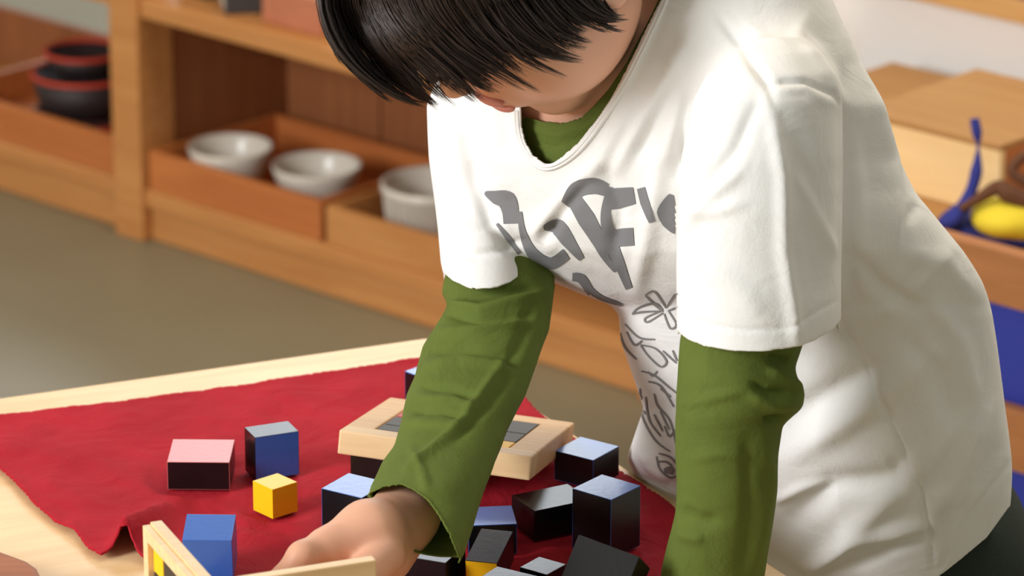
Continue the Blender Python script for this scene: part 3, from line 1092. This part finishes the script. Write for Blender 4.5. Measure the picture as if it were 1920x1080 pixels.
def cut_tube(v, q, poly, side, dlo, dhi):
    """cut only the part whose depth lies between dlo and dhi (a sleeve, not the body behind it)"""
    x, y, d = pix(v)
    sel = (d > dlo) & (d < dhi)
    n = vert_normals(v, q)
    facing = -(n @ FW)
    ok = sel & ((facing > -0.02) if side == 1 else (facing <= -0.02))
    s = poly_sd(x, y, poly)
    inside = (s > 0) & ok
    fi = inside[q]
    cross = fi.any(1) & (~fi).any(1)
    bv = np.unique(q[cross])
    bv = bv[inside[bv] & (s[bv] < 9)]
    gx_ = poly_sd(x[bv] + 1, y[bv], poly) - s[bv]
    gy_ = poly_sd(x[bv], y[bv] + 1, poly) - s[bv]
    v = v.copy()
    v[bv] += (d[bv] / FPX * -s[bv])[:, None] * (gx_[:, None] * RX - gy_[:, None] * UP)
    s2 = poly_sd(*pix(v)[:2], poly)
    kill = ((s2 > 0.5) & ok)[q].any(1)
    return compact(v, q[~kill])


v, q = cut_tube(v, q, L_HEM, 1, 2.40, 2.531)
v, q = cut_tube(v, q, L_HEMB, -1, 2.49, 2.560)
v, q = cut_tube(v, q, R_HEM, 1, 2.5, 2.8)
v, q = cut_tube(v, q, R_HEMB, -1, 2.5, 2.8)
v, q = cut_poly(v, q, B_HEM, 0)
v, q = biggest(v, q)
SH = [
    # left sleeve
    ([(1440, 175), (1468, 330), (1470, 470), (1490, 600), (1495, 650)], 0.0035, 14), ([(1500, 240), (1520, 400), (1530, 560)], -0.003, 26),
    ([(1420, 190), (1380, 280), (1330, 340), (1280, 390)], -0.0035, 13), ([(1390, 320), (1330, 370), (1285, 430)], 0.003, 13),
    ([(1455, 156), (1475, 154), (1510, 154), (1560, 176), (1582, 200)], -0.0022, 5), ([(1455, 170), (1510, 168), (1560, 195)], 0.0012, 9),
    ([(1400, 110), (1440, 160), (1452, 200)], -0.002, 8), ([(1290, 170), (1278, 240), (1270, 330)], -0.006, 10), ([(1278, 390), (1330, 400), (1400, 380)], 0.002, 12),
    ([(1500, 330), (1545, 430), (1570, 480)], 0.002, 12), ([(1290, 470), (1360, 520), (1430, 590)], 0.002, 22),
    ([(1275, 590), (1330, 610), (1400, 620), (1480, 614), (1575, 560)], -0.0012, 4),
    # shoulder and back
    ([(1345, 30), (1400, 100), (1445, 160)], -0.003, 9), ([(1590, 60), (1640, 170), (1675, 300), (1688, 480)], 0.004, 12), ([(1620, 220), (1640, 340), (1640, 480)], -0.004, 22),
    ([(1585, 130), (1592, 300), (1590, 480), (1600, 560)], -0.005, 16), ([(1500, 60), (1560, 150), (1590, 200)], 0.003, 14),
    ([(1600, 480), (1660, 545), (1720, 570)], -0.004, 16), ([(1640, 590), (1700, 560), (1780, 470)], 0.003, 16),
    ([(1690, 500), (1700, 420), (1720, 380)], -0.003, 12), ([(1700, 480), (1770, 490), (1830, 560)], 0.0025, 16),
    ([(1580, 605), (1620, 680), (1650, 740), (1690, 830), (1730, 930), (1745, 1010), (1750, 1070)], -0.0022, 5),
    ([(1480, 860), (1600, 780), (1700, 700), (1760, 650)], 0.006, 26), ([(1470, 790), (1560, 740), (1650, 690)], -0.006, 26), ([(1480, 980), (1560, 910), (1680, 900), (1700, 860)], -0.006, 24),
    ([(1450, 940), (1500, 918), (1560, 905)], 0.0025, 10), ([(1550, 1050), (1640, 960), (1720, 880), (1800, 780)], 0.005, 22), ([(1500, 1080), (1600, 1010), (1740, 990)], 0.005, 16),
    ([(1600, 1060), (1690, 1020), (1745, 1000)], -0.004, 12), ([(1760, 960), (1800, 880), (1850, 760)], 0.004, 18), ([(1790, 1000), (1830, 920), (1870, 830)], -0.003, 16),
    ([(1760, 1070), (1800, 1000), (1850, 930), (1890, 870)], -0.0015, 5), ([(1700, 640), (1760, 700), (1790, 800)], -0.004, 22), ([(1740, 560), (1800, 640), (1830, 760)], 0.003, 18),
    # chest
    ([(1240, 10), (1200, 100), (1150, 200), (1090, 275), (1018, 318)], 0.0022, 9),
    ([(1300, 60), (1240, 170), (1190, 260), (1150, 330)], 0.004, 14), ([(1260, 150), (1215, 250), (1190, 300)], -0.004, 13),
    ([(1180, 200), (1130, 300), (1060, 380), (1010, 430), (1040, 470)], 0.005, 16), ([(1110, 330), (1050, 400), (1020, 450)], -0.006, 13),
    ([(1130, 300), (1160, 400), (1150, 480)], -0.004, 15), ([(1290, 200), (1240, 300), (1220, 420), (1190, 560)], 0.004, 18),
    ([(870, 250), (890, 350), (920, 420), (990, 500)], -0.005, 12), ([(850, 230), (875, 330), (905, 400)], 0.003, 14), ([(900, 200), (930, 300), (960, 370)], 0.003, 20),
    ([(830, 470), (890, 480), (950, 465), (985, 450)], -0.003, 8), ([(840, 420), (900, 440), (960, 430)], 0.002, 14), ([(940, 200), (960, 290)], -0.003, 12),
    ([(1050, 520), (1110, 545), (1160, 560)], 0.003, 14), ([(1180, 600), (1210, 700), (1240, 800)], 0.003, 18), ([(1200, 640), (1250, 700)], -0.002, 14), ([(1195, 820), (1220, 870), (1260, 900)], 0.004, 14),
]
v = folds(v, q, SH)
v = smooth_mesh(v, q, 1, 0.4)
shirt = make('t_shirt', v, q, M['shirt'], child, 0.0012)
shirt['label'] = 'white short sleeved t-shirt with grey lettering and line drawing'
shirt_bvh = BVHTree.FromPolygons([tuple(p) for p in v], q.tolist())
SV = v


# undershirt
def shrink(rows, off):
    return loft(rows, TSK if rows is torso_rows else 0.0, off)


neck_a, neck_b = P(1140, 190, 2.665), P(1085, -40, 2.62)
pieces = [(shrink(torso_rows, 0.013), 0.0), (shrink(ra_rows, 0.0), 0.012), (loft(rs_rows[:-1], 0, 0.010), 0.01), (loft(ls_rows[:-1], 0, 0.012), 0.01), (shrink(la_rows, 0.0), 0.008)]
v, q = sdf_mesh('top', pieces, 0.0019, clip=(np.array([-0.2, 2.0, 0.46]), np.array([0.5, 3.2, 1.2])))
v, q = biggest(v, q)
v = smooth_mesh(v, q, 3)
NECK2 = [(940, 100), (978, 222), (1010, 228), (1050, 233), (1090, 222), (1112, 200), (1142, 166), (1174, 118), (1206, 58), (1235, 0), (1263, -70), (1200, -200), (1000, -100)]
v, q = cut_poly(v, q, NECK2, 1)
CUFF = [(660, 1100), (676, 960), (691, 923), (720, 912), (752, 907), (778, 918), (802, 938), (822, 964), (840, 1000), (852, 1025), (863, 1046), (900, 1046), (900, 1100)]
CUFFB = [(660, 1100), (676, 940), (691, 928), (715, 965), (745, 1005), (775, 1036), (820, 1044), (865, 1047), (900, 1046), (900, 1100)]
v, q = cut_tube(v, q, CUFF, 1, 2.3, 2.62)
v, q = cut_tube(v, q, CUFFB, -1, 2.3, 2.62)
v, q = cut_poly(v, q, [(1200, 1300), (1225, 1125), (1450, 1120), (1460, 1300)], 0)
v, q = cut_poly(v, q, [(1500, 1400), (1500, 1040), (1750, 1030), (1840, 950), (1990, 900), (1990, 1400)], 0)
v, q = biggest(v, q)
GF = [([(838, 565), (900, 580), (980, 560), (1030, 545)], 0.0045, 8), ([(838, 590), (900, 600), (990, 590)], -0.004, 9), ([(820, 625), (900, 618), (1000, 600)], 0.004, 9),
      ([(870, 560), (930, 550), (1000, 540)], -0.003, 7), ([(800, 660), (870, 655), (940, 665), (985, 690)], -0.0035, 9), ([(790, 690), (860, 672), (930, 685), (960, 700)], 0.0035, 9),
      ([(790, 725), (850, 730), (890, 745)], -0.003, 7), ([(780, 745), (850, 750), (885, 765)], 0.003, 7), ([(770, 770), (830, 770), (870, 785)], -0.003, 7), ([(760, 790), (820, 795), (860, 800)], 0.0025, 8),
      ([(950, 670), (900, 740), (860, 800), (800, 850), (760, 880)], 0.0035, 8), ([(960, 700), (915, 760), (850, 830)], -0.0025, 9), ([(770, 840), (790, 880), (800, 920)], 0.002, 8),
      ([(1000, 560), (985, 620), (950, 690)], -0.003, 12),
      ([(1440, 690), (1470, 710), (1508, 735)], 0.004, 12), ([(1400, 740), (1450, 760), (1500, 755)], 0.004, 10), ([(1430, 790), (1470, 785)], -0.006, 7), ([(1410, 720), (1440, 735), (1480, 735)], -0.004, 7),
      ([(1440, 668), (1480, 680)], -0.005, 9), ([(1430, 800), (1445, 900), (1430, 1000), (1410, 1080)], 0.002, 12), ([(1400, 820), (1405, 950), (1390, 1070)], -0.0025, 12), ([(1280, 760), (1340, 745), (1400, 730)], 0.002, 10),
      ([(1275, 960), (1310, 980), (1350, 975)], -0.003, 14), ([(1270, 1000), (1320, 1010)], 0.003, 12), ([(1300, 860), (1360, 850), (1400, 860)], 0.0015, 10),
      ([(690, 930), (720, 915), (752, 911), (800, 942), (840, 1002), (862, 1046)], 0.0016, 5),
      # collar band
      ([(985, 240), (1050, 252), (1110, 235), (1150, 195)], 0.0015, 6), ([(985, 262), (1040, 275), (1110, 255), (1160, 205)], -0.0012, 4)]
v = folds(v, q, GF)
v = wob(v, q, 0.0004, 120, 8)
ug = make('undershirt', v, q, M['green'], child, 0.0010)
ug['label'] = 'olive green long sleeved top under the t-shirt'

# head frame -------------------------------------------------
pitch = math.radians(50)
Hd = np.array([-0.86, -0.51, 0.0])
Hd /= np.linalg.norm(Hd)
hf = math.cos(pitch) * Hd - math.sin(pitch) * np.array([0, 0, 1.0])
hu = math.sin(pitch) * Hd + math.cos(pitch) * np.array([0, 0, 1.0])
hl = np.cross(hu, hf)
HS = 0.0101
chin = P(1040, 224, 2.585)
HC = chin - (hf * 6.6 + hu * -9.6) * HS


def HP(f, u, l):
    return HC + (hf * f + hu * u + hl * l) * HS


AX = [hf, hu, hl]


def he(f, u, l, rf, ru, rl):
    return ellip(HP(f, u, l), np.array([rf, ru, rl]) * HS, AX)


def hcone(a, b, ra, rb):
    return cone(HP(*a), HP(*b), ra * HS, rb * HS)


# fingers of the right hand (gripping inside the open box)
def chain(pts, rad, k=0.004):
    out = []
    for i in range(len(pts) - 1):
        out.append((cone(pts[i], pts[i + 1], rad[i], rad[i + 1]), k))
    return out


pm = 1 / 3240.0
body = [
    (shrink(torso_rows, 0.019), 0.0),
    (loft(ls_rows[:-1], 0, 0.018), 0.02), (loft(rs_rows[:-1], 0, 0.016), 0.02),
    (cone(neck_a, neck_b, 0.044, 0.037), 0.02),
    # cranium, face, jaw
    (he(-1.2, 2.6, 0, 8.6, 7.6, 7.0), 0.012), (he(2.2, -3.6, 0, 5.6, 6.4, 5.6), 0.02), (he(5.0, -8.3, 0, 1.7, 1.5, 1.9), 0.012),
    (he(3.2, -4.0, 3.4, 3.2, 3.6, 2.5), 0.012), (he(3.2, -4.0, -3.4, 3.2, 3.6, 2.5), 0.012), (he(1.0, -6.0, 3.6, 3.6, 2.0, 1.8), 0.012), (he(1.0, -6.0, -3.6, 3.6, 2.0, 1.8), 0.012),
    (he(5.2, 4.0, 0, 2.6, 3.4, 4.4), 0.012),
    # nose, mouth mound
    (hcone((6.9, 0.4, 0), (8.6, -2.2, 0), 0.55, 0.85), 0.006), (he(8.1, -2.5, 0.8, 0.7, 0.6, 0.6), 0.004), (he(8.1, -2.5, -0.8, 0.7, 0.6, 0.6), 0.004),
    (he(6.5, -5.0, 0, 1.5, 1.6, 2.3), 0.008),
    # eye hollows
    (he(8.3, 0.1, 3.0, 1.2, 0.9, 1.5), 0.006, 'cut'), (he(8.3, 0.1, -3.0, 1.2, 0.9, 1.5), 0.006, 'cut'),
    (he(6.35, 0.0, 2.9, 1.15, 0.95, 1.3), 0.003), (he(6.35, 0.0, -2.9, 1.15, 0.95, 1.3), 0.003),
    # ears
    (he(-0.9, -1.4, 7.0, 1.7, 2.7, 0.7), 0.004), (he(-0.9, -1.4, -7.0, 1.7, 2.7, 0.7), 0.004), (he(-0.5, -3.6, 6.6, 0.8, 0.9, 0.6), 0.004),
    (he(-0.6, -1.2, 7.9, 1.0, 1.9, 0.7), 0.003, 'cut'), (he(-0.6, -1.2, -7.9, 1.0, 1.9, 0.7), 0.003, 'cut'),
]
# right forearm and hand
W0 = P(812, 860, 2.600)
W1 = P(759, 962, 2.530)
K = P(650, 1010, 2.475)
body += [(cone(P(915, 430, 2.70), P(920, 620, 2.68), 0.020, 0.018), 0.01), (cone(P(920, 620, 2.68), W0, 0.018, 0.016), 0.01), (cone(W0, W1, 0.0165, 0.0185), 0.01),
         (cone(P(747, 972, 2.522), P(690, 1002, 2.492), 0.0180, 0.0180), 0.008), (cone(P(768, 968, 2.53), P(724, 1040, 2.505), 0.0175, 0.0165), 0.008),
         (cone(P(690, 1000, 2.488), P(612, 1030, 2.470), 0.0185, 0.0125), 0.010), (cone(P(700, 1030, 2.495), P(660, 1075, 2.485), 0.0185, 0.014), 0.010)]
body += chain([P(618, 1018, 2.470), P(566, 1042, 2.455), P(528, 1088, 2.452), P(520, 1135, 2.456)], [0.0095, 0.0082, 0.0073, 0.006])
body += chain([P(630, 1040, 2.478), P(590, 1085, 2.468), P(566, 1130, 2.466), P(570, 1170, 2.472)], [0.0095, 0.0084, 0.0075, 0.006])
body += chain([P(652, 1062, 2.484), P(622, 1110, 2.476), P(606, 1152, 2.476), P(612, 1190, 2.482)], [0.0092, 0.0082, 0.0074, 0.006])
body += chain([P(680, 1080, 2.492), P(660, 1120, 2.486), P(648, 1155, 2.486), P(652, 1185, 2.490)], [0.0085, 0.0074, 0.0066, 0.0055])
body += chain([P(722, 1040, 2.480), P(668, 1092, 2.450), P(618, 1120, 2.438), P(580, 1140, 2.440)], [0.0120, 0.0105, 0.0090, 0.0070])
# left forearm and hand flat on the table
body += [(cone(P(1400, 500, 2.49), P(1385, 760, 2.512), 0.026, 0.022), 0.01), (cone(P(1375, 760, 2.512), P(1335, 1110, 2.553), 0.022, 0.0185), 0.01)]
lh = Z(1325, 1170, T + 0.020)
body += [(cone(P(1335, 1110, 2.553), lh, 0.0185, 0.016), 0.01)]
for k, (dx, dy, ln) in enumerate(((-0.030, -0.030, 0.85), (-0.019, -0.048, 1.0), (-0.003, -0.054, 1.05), (0.012, -0.050, 1.0), (0.026, -0.038, 0.85))):
    b0 = lh + np.array([dx * 0.35, dy * 0.25, -0.003])
    b1 = lh + np.array([dx * 0.8, dy * 0.75, -0.006])
    b2 = lh + np.array([dx * 1.15, dy * 1.35 * ln, -0.010])
    body += chain([b0, b1, b2], [0.0095, 0.0082, 0.0068])
v, q = sdf_mesh('body', body, 0.0019, clip=(np.array([-0.25, 1.9, 0.5235]), np.array([0.5, 3.2, 1.25])))
v, q = biggest(v, q)
v = smooth_mesh(v, q, 2)
bo = make('body', v, q, M['skin'], child)

# eyes and lips
for sgn in (1, -1):
    me = lathe([(0.0005, -1.0)] + [(math.cos(a) * 1.0, math.sin(a)) for a in np.linspace(-1.5, 1.5, 13)] + [(0.0005, 1.0)], 20)
    me.transform(Matrix.Scale(1.08 * HS, 4))
    e = obj('eye', me, M['iris'], child, True)
    e.location = HP(6.55, -0.1, 2.9 * sgn) - np.array(child.location)
v, q = sdf_mesh('lips', [(he(7.95, -4.75, 0, 0.45, 0.42, 1.7), 0.0), (he(7.75, -5.7, 0, 0.50, 0.45, 1.5), 0.001)], 0.0010)
make('lips', smooth_mesh(v, q, 1), q, M['lips'], child)

# hair ---------------------------------------------------------
hair_rows = [(-330, 800, 1000, 2.56, .05), (-280, 700, 1080, 2.56, .075), (-200, 630, 1130, 2.56, .090), (-100, 603, 1160, 2.56, .096), (-40, 606, 1165, 2.56, .096), (0, 620, 1075, 2.558, .094), (40, 636, 1000, 2.555, .090), (80, 662, 930, 2.55, .080),
             (105, 685, 885, 2.547, .066), (130, 715, 835, 2.543, .046), (148, 745, 795, 2.54, .022)]
hp = [(loft(hair_rows), 0.0), (he(-1.6, 3.4, 0, 9.3, 8.2, 7.7), 0.01), (he(-5.0, -1.5, 0, 5.0, 6.0, 7.3), 0.01),
      (he(6.3, -5.5, 1.0, 6.2, 7.4, 10.0), 0.012, 'cut'), (he(-0.5, -3.0, 7.6, 2.4, 4.0, 2.6), 0.006, 'cut')]
v, q = sdf_mesh('hair', hp, 0.0028)
v, q = biggest(v, q)
v = smooth_mesh(v, q, 3)
hv, hq = v, q
hair_bvh = BVHTree.FromPolygons([tuple(p) for p in v], q.tolist())
guides = [  # outermost left to right: pixel paths from crown to tip
    [(700, -190), (612, -90), (600, 0), (620, 75), (655, 125), (705, 170), (735, 192)],
    [(720, -190), (630, -90), (612, 0), (645, 90), (700, 150), (760, 188), (806, 200)],
    [(740, -190), (660, -90), (650, 0), (690, 90), (745, 150), (790, 182), (822, 208)],
    [(760, -190), (700, -90), (690, 0), (735, 80), (790, 135), (825, 170), (865, 202)],
    [(780, -190), (740, -90), (735, 0), (790, 75), (850, 125), (885, 160), (915, 182)],
    [(800, -190), (780, -90), (785, 0), (830, 70), (880, 115), (930, 150), (985, 184)],
    [(830, -190), (825, -90), (840, -5), (885, 60), (930, 100), (975, 135), (1024, 173)],
    [(860, -190), (880, -90), (905, -15), (945, 45), (985, 85), (1030, 108), (1084, 118)],
    [(895, -190), (935, -95), (965, -25), (1000, 30), (1030, 65), (1062, 86), (1100, 96)],
    [(925, -190), (990, -100), (1035, -35), (1070, 5), (1098, 30), (1130, 44), (1162, 43)],
    [(950, -190), (1040, -110), (1090, -50), (1120, -10), (1135, 12), (1150, 22), (1175, 18)],
]
G = [spline(g, 15) for g in guides]
rnd = random.Random(11)
paths = []
NC = 130
for ci in range(NC):
    uc = (ci + rnd.random()) / NC * (len(G) - 1.001)
    clen = 1.0 - abs(rnd.gauss(0.0, 0.10))
    if 4.2 < uc < 6.4 and rnd.random() < 0.62:
        clen -= 0.15
    if uc > 7.2 and uc < 8.4 and rnd.random() < 0.6:
        clen -= 0.10
    cfl = rnd.gauss(0, 9) + (10 if uc > 3 else -4)
    cdn = rnd.gauss(0, 6)
    cl_lift = rnd.random() * 0.0065
    layer = rnd.random()
    for si in range(18):
        u = min(max(uc + rnd.gauss(0, 0.26), 0), len(G) - 1.001)
        uend = uc + (u - uc) * 0.18
        ox, oy = rnd.gauss(0, 3.5), rnd.gauss(0, 3)
        cut = clen * (1 - rnd.random() * 0.10)
        if layer > 0.6:
            cut *= 0.86
        lift = cl_lift + rnd.random() * 0.002 + 0.0004
        nn = 14
        pts, last = [], None
        for k in range(nn):
            w0 = k / (nn - 1)
            uu = u + (uend - u) * w0 ** 1.5
            j = int(uu)
            f_ = uu - j
            g = G[j] * (1 - f_) + G[min(j + 1, len(G) - 1)] * f_
            t = w0 * cut * 14
            a = int(min(t, 13.999))
            p = g[a] * (1 - (t - a)) + g[min(a + 1, 14)] * (t - a)
            w = w0 ** 3
            x, y = p[0] + ox * (1 - 0.6 * w) + cfl * w, p[1] + oy * (1 - 0.6 * w) + cdn * w
            rd = FW + RX * ((x - 960) / FPX) + UP * ((540 - y) / FPX)
            hit = hair_bvh.ray_cast(Vector(CAM), Vector(rd))
            if hit[0] is not None:
                dd = (np.array(hit[0]) - CAM) @ FW
                if last is not None:
                    dd = min(dd, last + 0.010)
                dd = max(dd, 2.4)
            else:
                dd = (last if last is not None else 2.50) + 0.001
            last = dd
            pts.append(P(x, y, dd - lift))
        r0 = rnd.uniform(0.0003, 0.00075)
        rad = [r0 * (1.0 if k < nn - 6 else (nn - 1 - k) / 5.6 + 0.08) for k in range(nn)]
        paths.append((np.array(pts), rad))
for i in range(2600):          # strands over the rest of the head, hugging the hair volume
    th_ = rnd.uniform(0, 2 * math.pi)
    a0 = rnd.uniform(0.02, 1.7)
    tw = rnd.gauss(0, 0.12)
    pts = []
    for k in range(8):
        a = a0 + k / 7 * 0.75
        ph = th_ + tw * k / 7
        dv = (hf * (math.sin(a) * math.cos(ph) - 0.35 * math.cos(a)) + hl * (math.sin(a) * math.sin(ph)) + hu * math.cos(a))
        dv = dv / np.linalg.norm(dv)
        if dv @ hf > 0.5 and dv @ hu < 0.55:
            break
        o_ = HP(-1.2, 1.6, 0)
        hit = hair_bvh.ray_cast(Vector(o_ + dv * 0.25), Vector(-dv))
        if hit[0] is None or (np.array(hit[0]) - o_) @ dv < 0.05:
            break
        pts.append(np.array(hit[0]) + dv * (0.0004 + 0.0025 * rnd.random()))
    if len(pts) > 3:
        paths.append((np.array(pts), [0.0009] * (len(pts) - 1) + [0.0002]))
sm = tube(paths, 'hair', nseg=4)
n0 = len(hv)
sv = np.empty(len(sm.vertices) * 3)
sm.vertices.foreach_get('co', sv)
co = np.concatenate([hv, sv.reshape(-1, 3)]) - np.array(child.location)
faces = hq.tolist() + [tuple(i + n0 for i in p.vertices) for p in sm.polygons]
hm = bpy.data.meshes.new('hair')
hm.from_pydata(co.tolist(), [], faces)
hr = obj('hair', hm, M['hair'], child, True)
hr['label'] = 'straight dark brown hair falling over the face'


# ------------------------------------------------------------------ print on the t-shirt
def z2(pts, s=2.0, o=(560, 0)):
    return [(x / s + o[0], y / s + o[1]) for x, y in pts]


def z7(pts):
    return z2(pts, 1.7415, (860, 300))


pv, pf, pfm = [], [], []
prints = []


def flush(name, m_, label=None):
    me = bpy.data.meshes.new(name)
    me.from_pydata((np.array(pv) - np.array(child.location)).tolist(), [], list(pf))
    o = obj(name, me, m_, child, True)
    if label:
        o['label'] = label
    pv.clear(), pf.clear(), pfm.clear()
    return o


def ribbon(pts, widths, mi=0):
    n = max(8, int(sum(math.dist(pts[i], pts[i + 1]) for i in range(len(pts) - 1)) / 3.5))
    c = spline(pts, n)
    w = np.interp(np.linspace(0, len(widths) - 1, n), range(len(widths)), widths) * (1.3 if max(widths) > 4.5 else 1.0)
    tg = np.gradient(c, axis=0)
    tg /= np.linalg.norm(tg, axis=1)[:, None] + 1e-9
    nr = np.stack([-tg[:, 1], tg[:, 0]], 1)
    K_ = max(2, int(max(widths) / 3) + 1)
    base = {}
    for i in range(n):
        for k in range(K_ + 1):
            off = (k / K_ - 0.5) * w[i]
            x, y = c[i] + nr[i] * off
            if mi == 0 and x > 1267:
                continue
            rd = Vector(FW + RX * ((x - 960) / FPX) + UP * ((540 - y) / FPX))
            hit = shirt_bvh.ray_cast(Vector(CAM), rd)
            if hit[0] is None:
                continue
            nn_ = hit[1] if hit[1].dot(rd) < 0 else -hit[1]
            base[(i, k)] = len(pv)
            pv.append(tuple(hit[0] + nn_ * 0.0005))
    for i in range(n - 1):
        for k in range(K_):
            ks = [(i, k), (i + 1, k), (i + 1, k + 1), (i, k + 1)]
            if all(kk in base for kk in ks):
                f = [base[kk] for kk in ks]
                ps = [Vector(pv[t]) for t in f]
                if max((ps[a] - ps[b]).length for a, b in ((0, 1), (1, 2), (2, 3), (3, 0))) < 0.012:
                    pf.append(f)
                    pfm.append(mi)


R = ribbon
R(z2([(700, 722), (740, 738), (780, 750), (795, 790), (798, 838)]), [4, 20, 28, 24, 22])
R(z2([(745, 838), (785, 890), (828, 950)]), [4, 8, 6])
flush('letter', M['ink'])
R(z2([(832, 792), (842, 870), (880, 950), (945, 985), (1005, 950)]), [5, 10, 17, 17, 17])
flush('letter', M['ink'])
R(z2([(918, 852), (970, 850), (1010, 900), (1062, 970)]), [6, 24, 20, 8])
flush('letter', M['ink'])
R(z2([(1000, 765), (1045, 712), (1105, 696), (1155, 712)]), [14, 24, 24, 18])
R(z2([(1030, 740), (1080, 820), (1125, 900), (1150, 960), (1190, 1015)]), [20, 26, 20, 11, 6])
flush('letter', M['ink'])
R(z2([(1168, 700), (1152, 800), (1170, 900), (1205, 990), (1240, 1080)]), [8, 14, 21, 15, 10])
R(z2([(1150, 748), (1200, 742), (1260, 732)]), [30, 30, 24])
R(z2([(1165, 896), (1210, 890), (1258, 886)]), [26, 26, 26])
flush('letter', M['ink'])
R(z2([(1285, 704), (1300, 760), (1326, 832)]), [12, 13, 9])
flush('letter', M['ink'])
R(z2([(1398, 728), (1382, 790), (1398, 835), (1416, 872)]), [6, 30, 24, 6])
flush('letter', M['ink'])

R(z7([(372, 380), (400, 385), (425, 420), (450, 462)]), [12, 14, 12, 5])
R(z7([(410, 400), (460, 445), (535, 472)]), [9, 8, 4])
flush('small_lettering', M['ink'], 'smaller grey brush strokes under the lettering')
LA_ = [
    [(568, 502), (590, 480), (640, 466), (668, 488)], [(568, 502), (600, 495), (660, 492)], [(610, 440), (640, 428), (678, 482)], [(610, 440), (640, 470), (668, 494)],
    [(678, 482), (705, 440), (716, 438)], [(684, 492), (716, 478)], [(668, 498), (620, 528), (612, 515), (660, 492)], [(672, 500), (692, 548), (712, 536), (688, 494)],
    [(545, 535), (590, 578), (642, 585)], [(550, 560), (575, 602), (600, 588)], [(595, 602), (645, 615), (680, 655), (662, 674), (622, 640), (596, 604)],
    [(528, 565), (545, 612), (582, 650)], [(668, 622), (712, 662)], [(700, 620), (714, 655)], [(598, 688), (640, 702), (690, 742), (716, 762)], [(620, 722), (662, 738), (704, 805)],
    [(594, 745), (600, 832), (642, 912), (692, 952)], [(612, 772), (625, 850), (662, 902)], [(640, 762), (652, 802), (692, 852), (712, 932)], [(660, 745), (694, 772)],
    [(620, 690), (636, 704), (650, 688)], [(648, 968), (658, 1008), (690, 1035), (714, 1030)], [(655, 958), (690, 968), (714, 992)], [(640, 830), (668, 885)],
    [(674, 868), (690, 902), (708, 880)], [(600, 770), (594, 800), (612, 830)], [(660, 820), (690, 880)], [(650, 985), (680, 985), (700, 1000)],
]
for l_ in LA_:
    R(z7(l_), [3.0, 4.2, 3.0], 1)
R(z7([(672, 1015), (690, 1012), (706, 1018)]), [6, 12, 8], 0)
flush('line_drawing', M['inkline'], 'grey outline drawing of petals and waves')['kind'] = 'stuff'

# ribbed neckline band ----------------------------------------
nl = spline([(971, 207), (973, 242), (980, 270), (995, 295), (1017, 311), (1041, 308), (1068, 292), (1095, 265), (1125, 225), (1153, 183), (1183, 128), (1215, 63), (1243, 3), (1271, -66)], 120)
for nm, off in (('neckline_band', 0.0), ('neckline_band', 5.5)):
    pts = []
    tg = np.gradient(nl, axis=0)
    tg /= np.linalg.norm(tg, axis=1)[:, None]
    for (x, y), (tx, ty) in zip(nl, tg):
        x, y = x - ty * off, y + tx * off
        rd = Vector(FW + RX * ((x - 960) / FPX) + UP * ((540 - y) / FPX))
        hit = shirt_bvh.ray_cast(Vector(CAM), rd)
        if hit[0] is not None and (not pts or (hit[0] - Vector(pts[-1])).length < 0.02):
            pts.append(tuple(hit[0]))
    pts = np.array(pts)
    for _ in range(6):
        pts[1:-1] = 0.5 * pts[1:-1] + 0.25 * (pts[:-2] + pts[2:])
    me = tube([(pts - np.array(child.location), [0.0013] * len(pts))], 'neckline_band', nseg=8)
    obj(nm, me, M['shirt'], child, True)

# trousers and shoes ------------------------------------------
hipc = P(1700, 1060, 2.82)
gz = np.array([0, 0, 1.0])
kn = [np.array([hipc[0] + 0.00, hipc[1] - 0.05, 0.30]), np.array([hipc[0] + 0.02, hipc[1] + 0.09, 0.30])]
an_ = [np.array([hipc[0] + 0.02, hipc[1] - 0.06, 0.07]), np.array([hipc[0] + 0.04, hipc[1] + 0.12, 0.07])]
tp_ = [(ellip(hipc + np.array([0.0, 0, 0.0]), (0.085, 0.09, 0.09)), 0.0)]
for k in range(2):
    hj = hipc + np.array([0.0, (-0.035, 0.045)[k], -0.05])
    tp_ += [(cone(hj, kn[k], 0.062, 0.050), 0.02), (cone(kn[k], an_[k], 0.050, 0.040), 0.01)]
v, q = sdf_mesh('trousers', tp_, 0.004)
v = wob(smooth_mesh(v, q, 2), q, 0.0012, 60, 4)
make('trousers', v, q, M['pants'], child)
for k in range(2):
    c0 = an_[k] + np.array([0, 0, -0.035])
    c1 = c0 + np.array([-0.075, -0.035, -0.008])
    v, q = sdf_mesh('shoe', [(cone(c0, c1, 0.034, 0.027), 0.0)], 0.003, clip=(np.array([-1, 0, 0.001]), np.array([1, 4, 0.2])))
    make('shoe', v, q, M['shoe'], child)
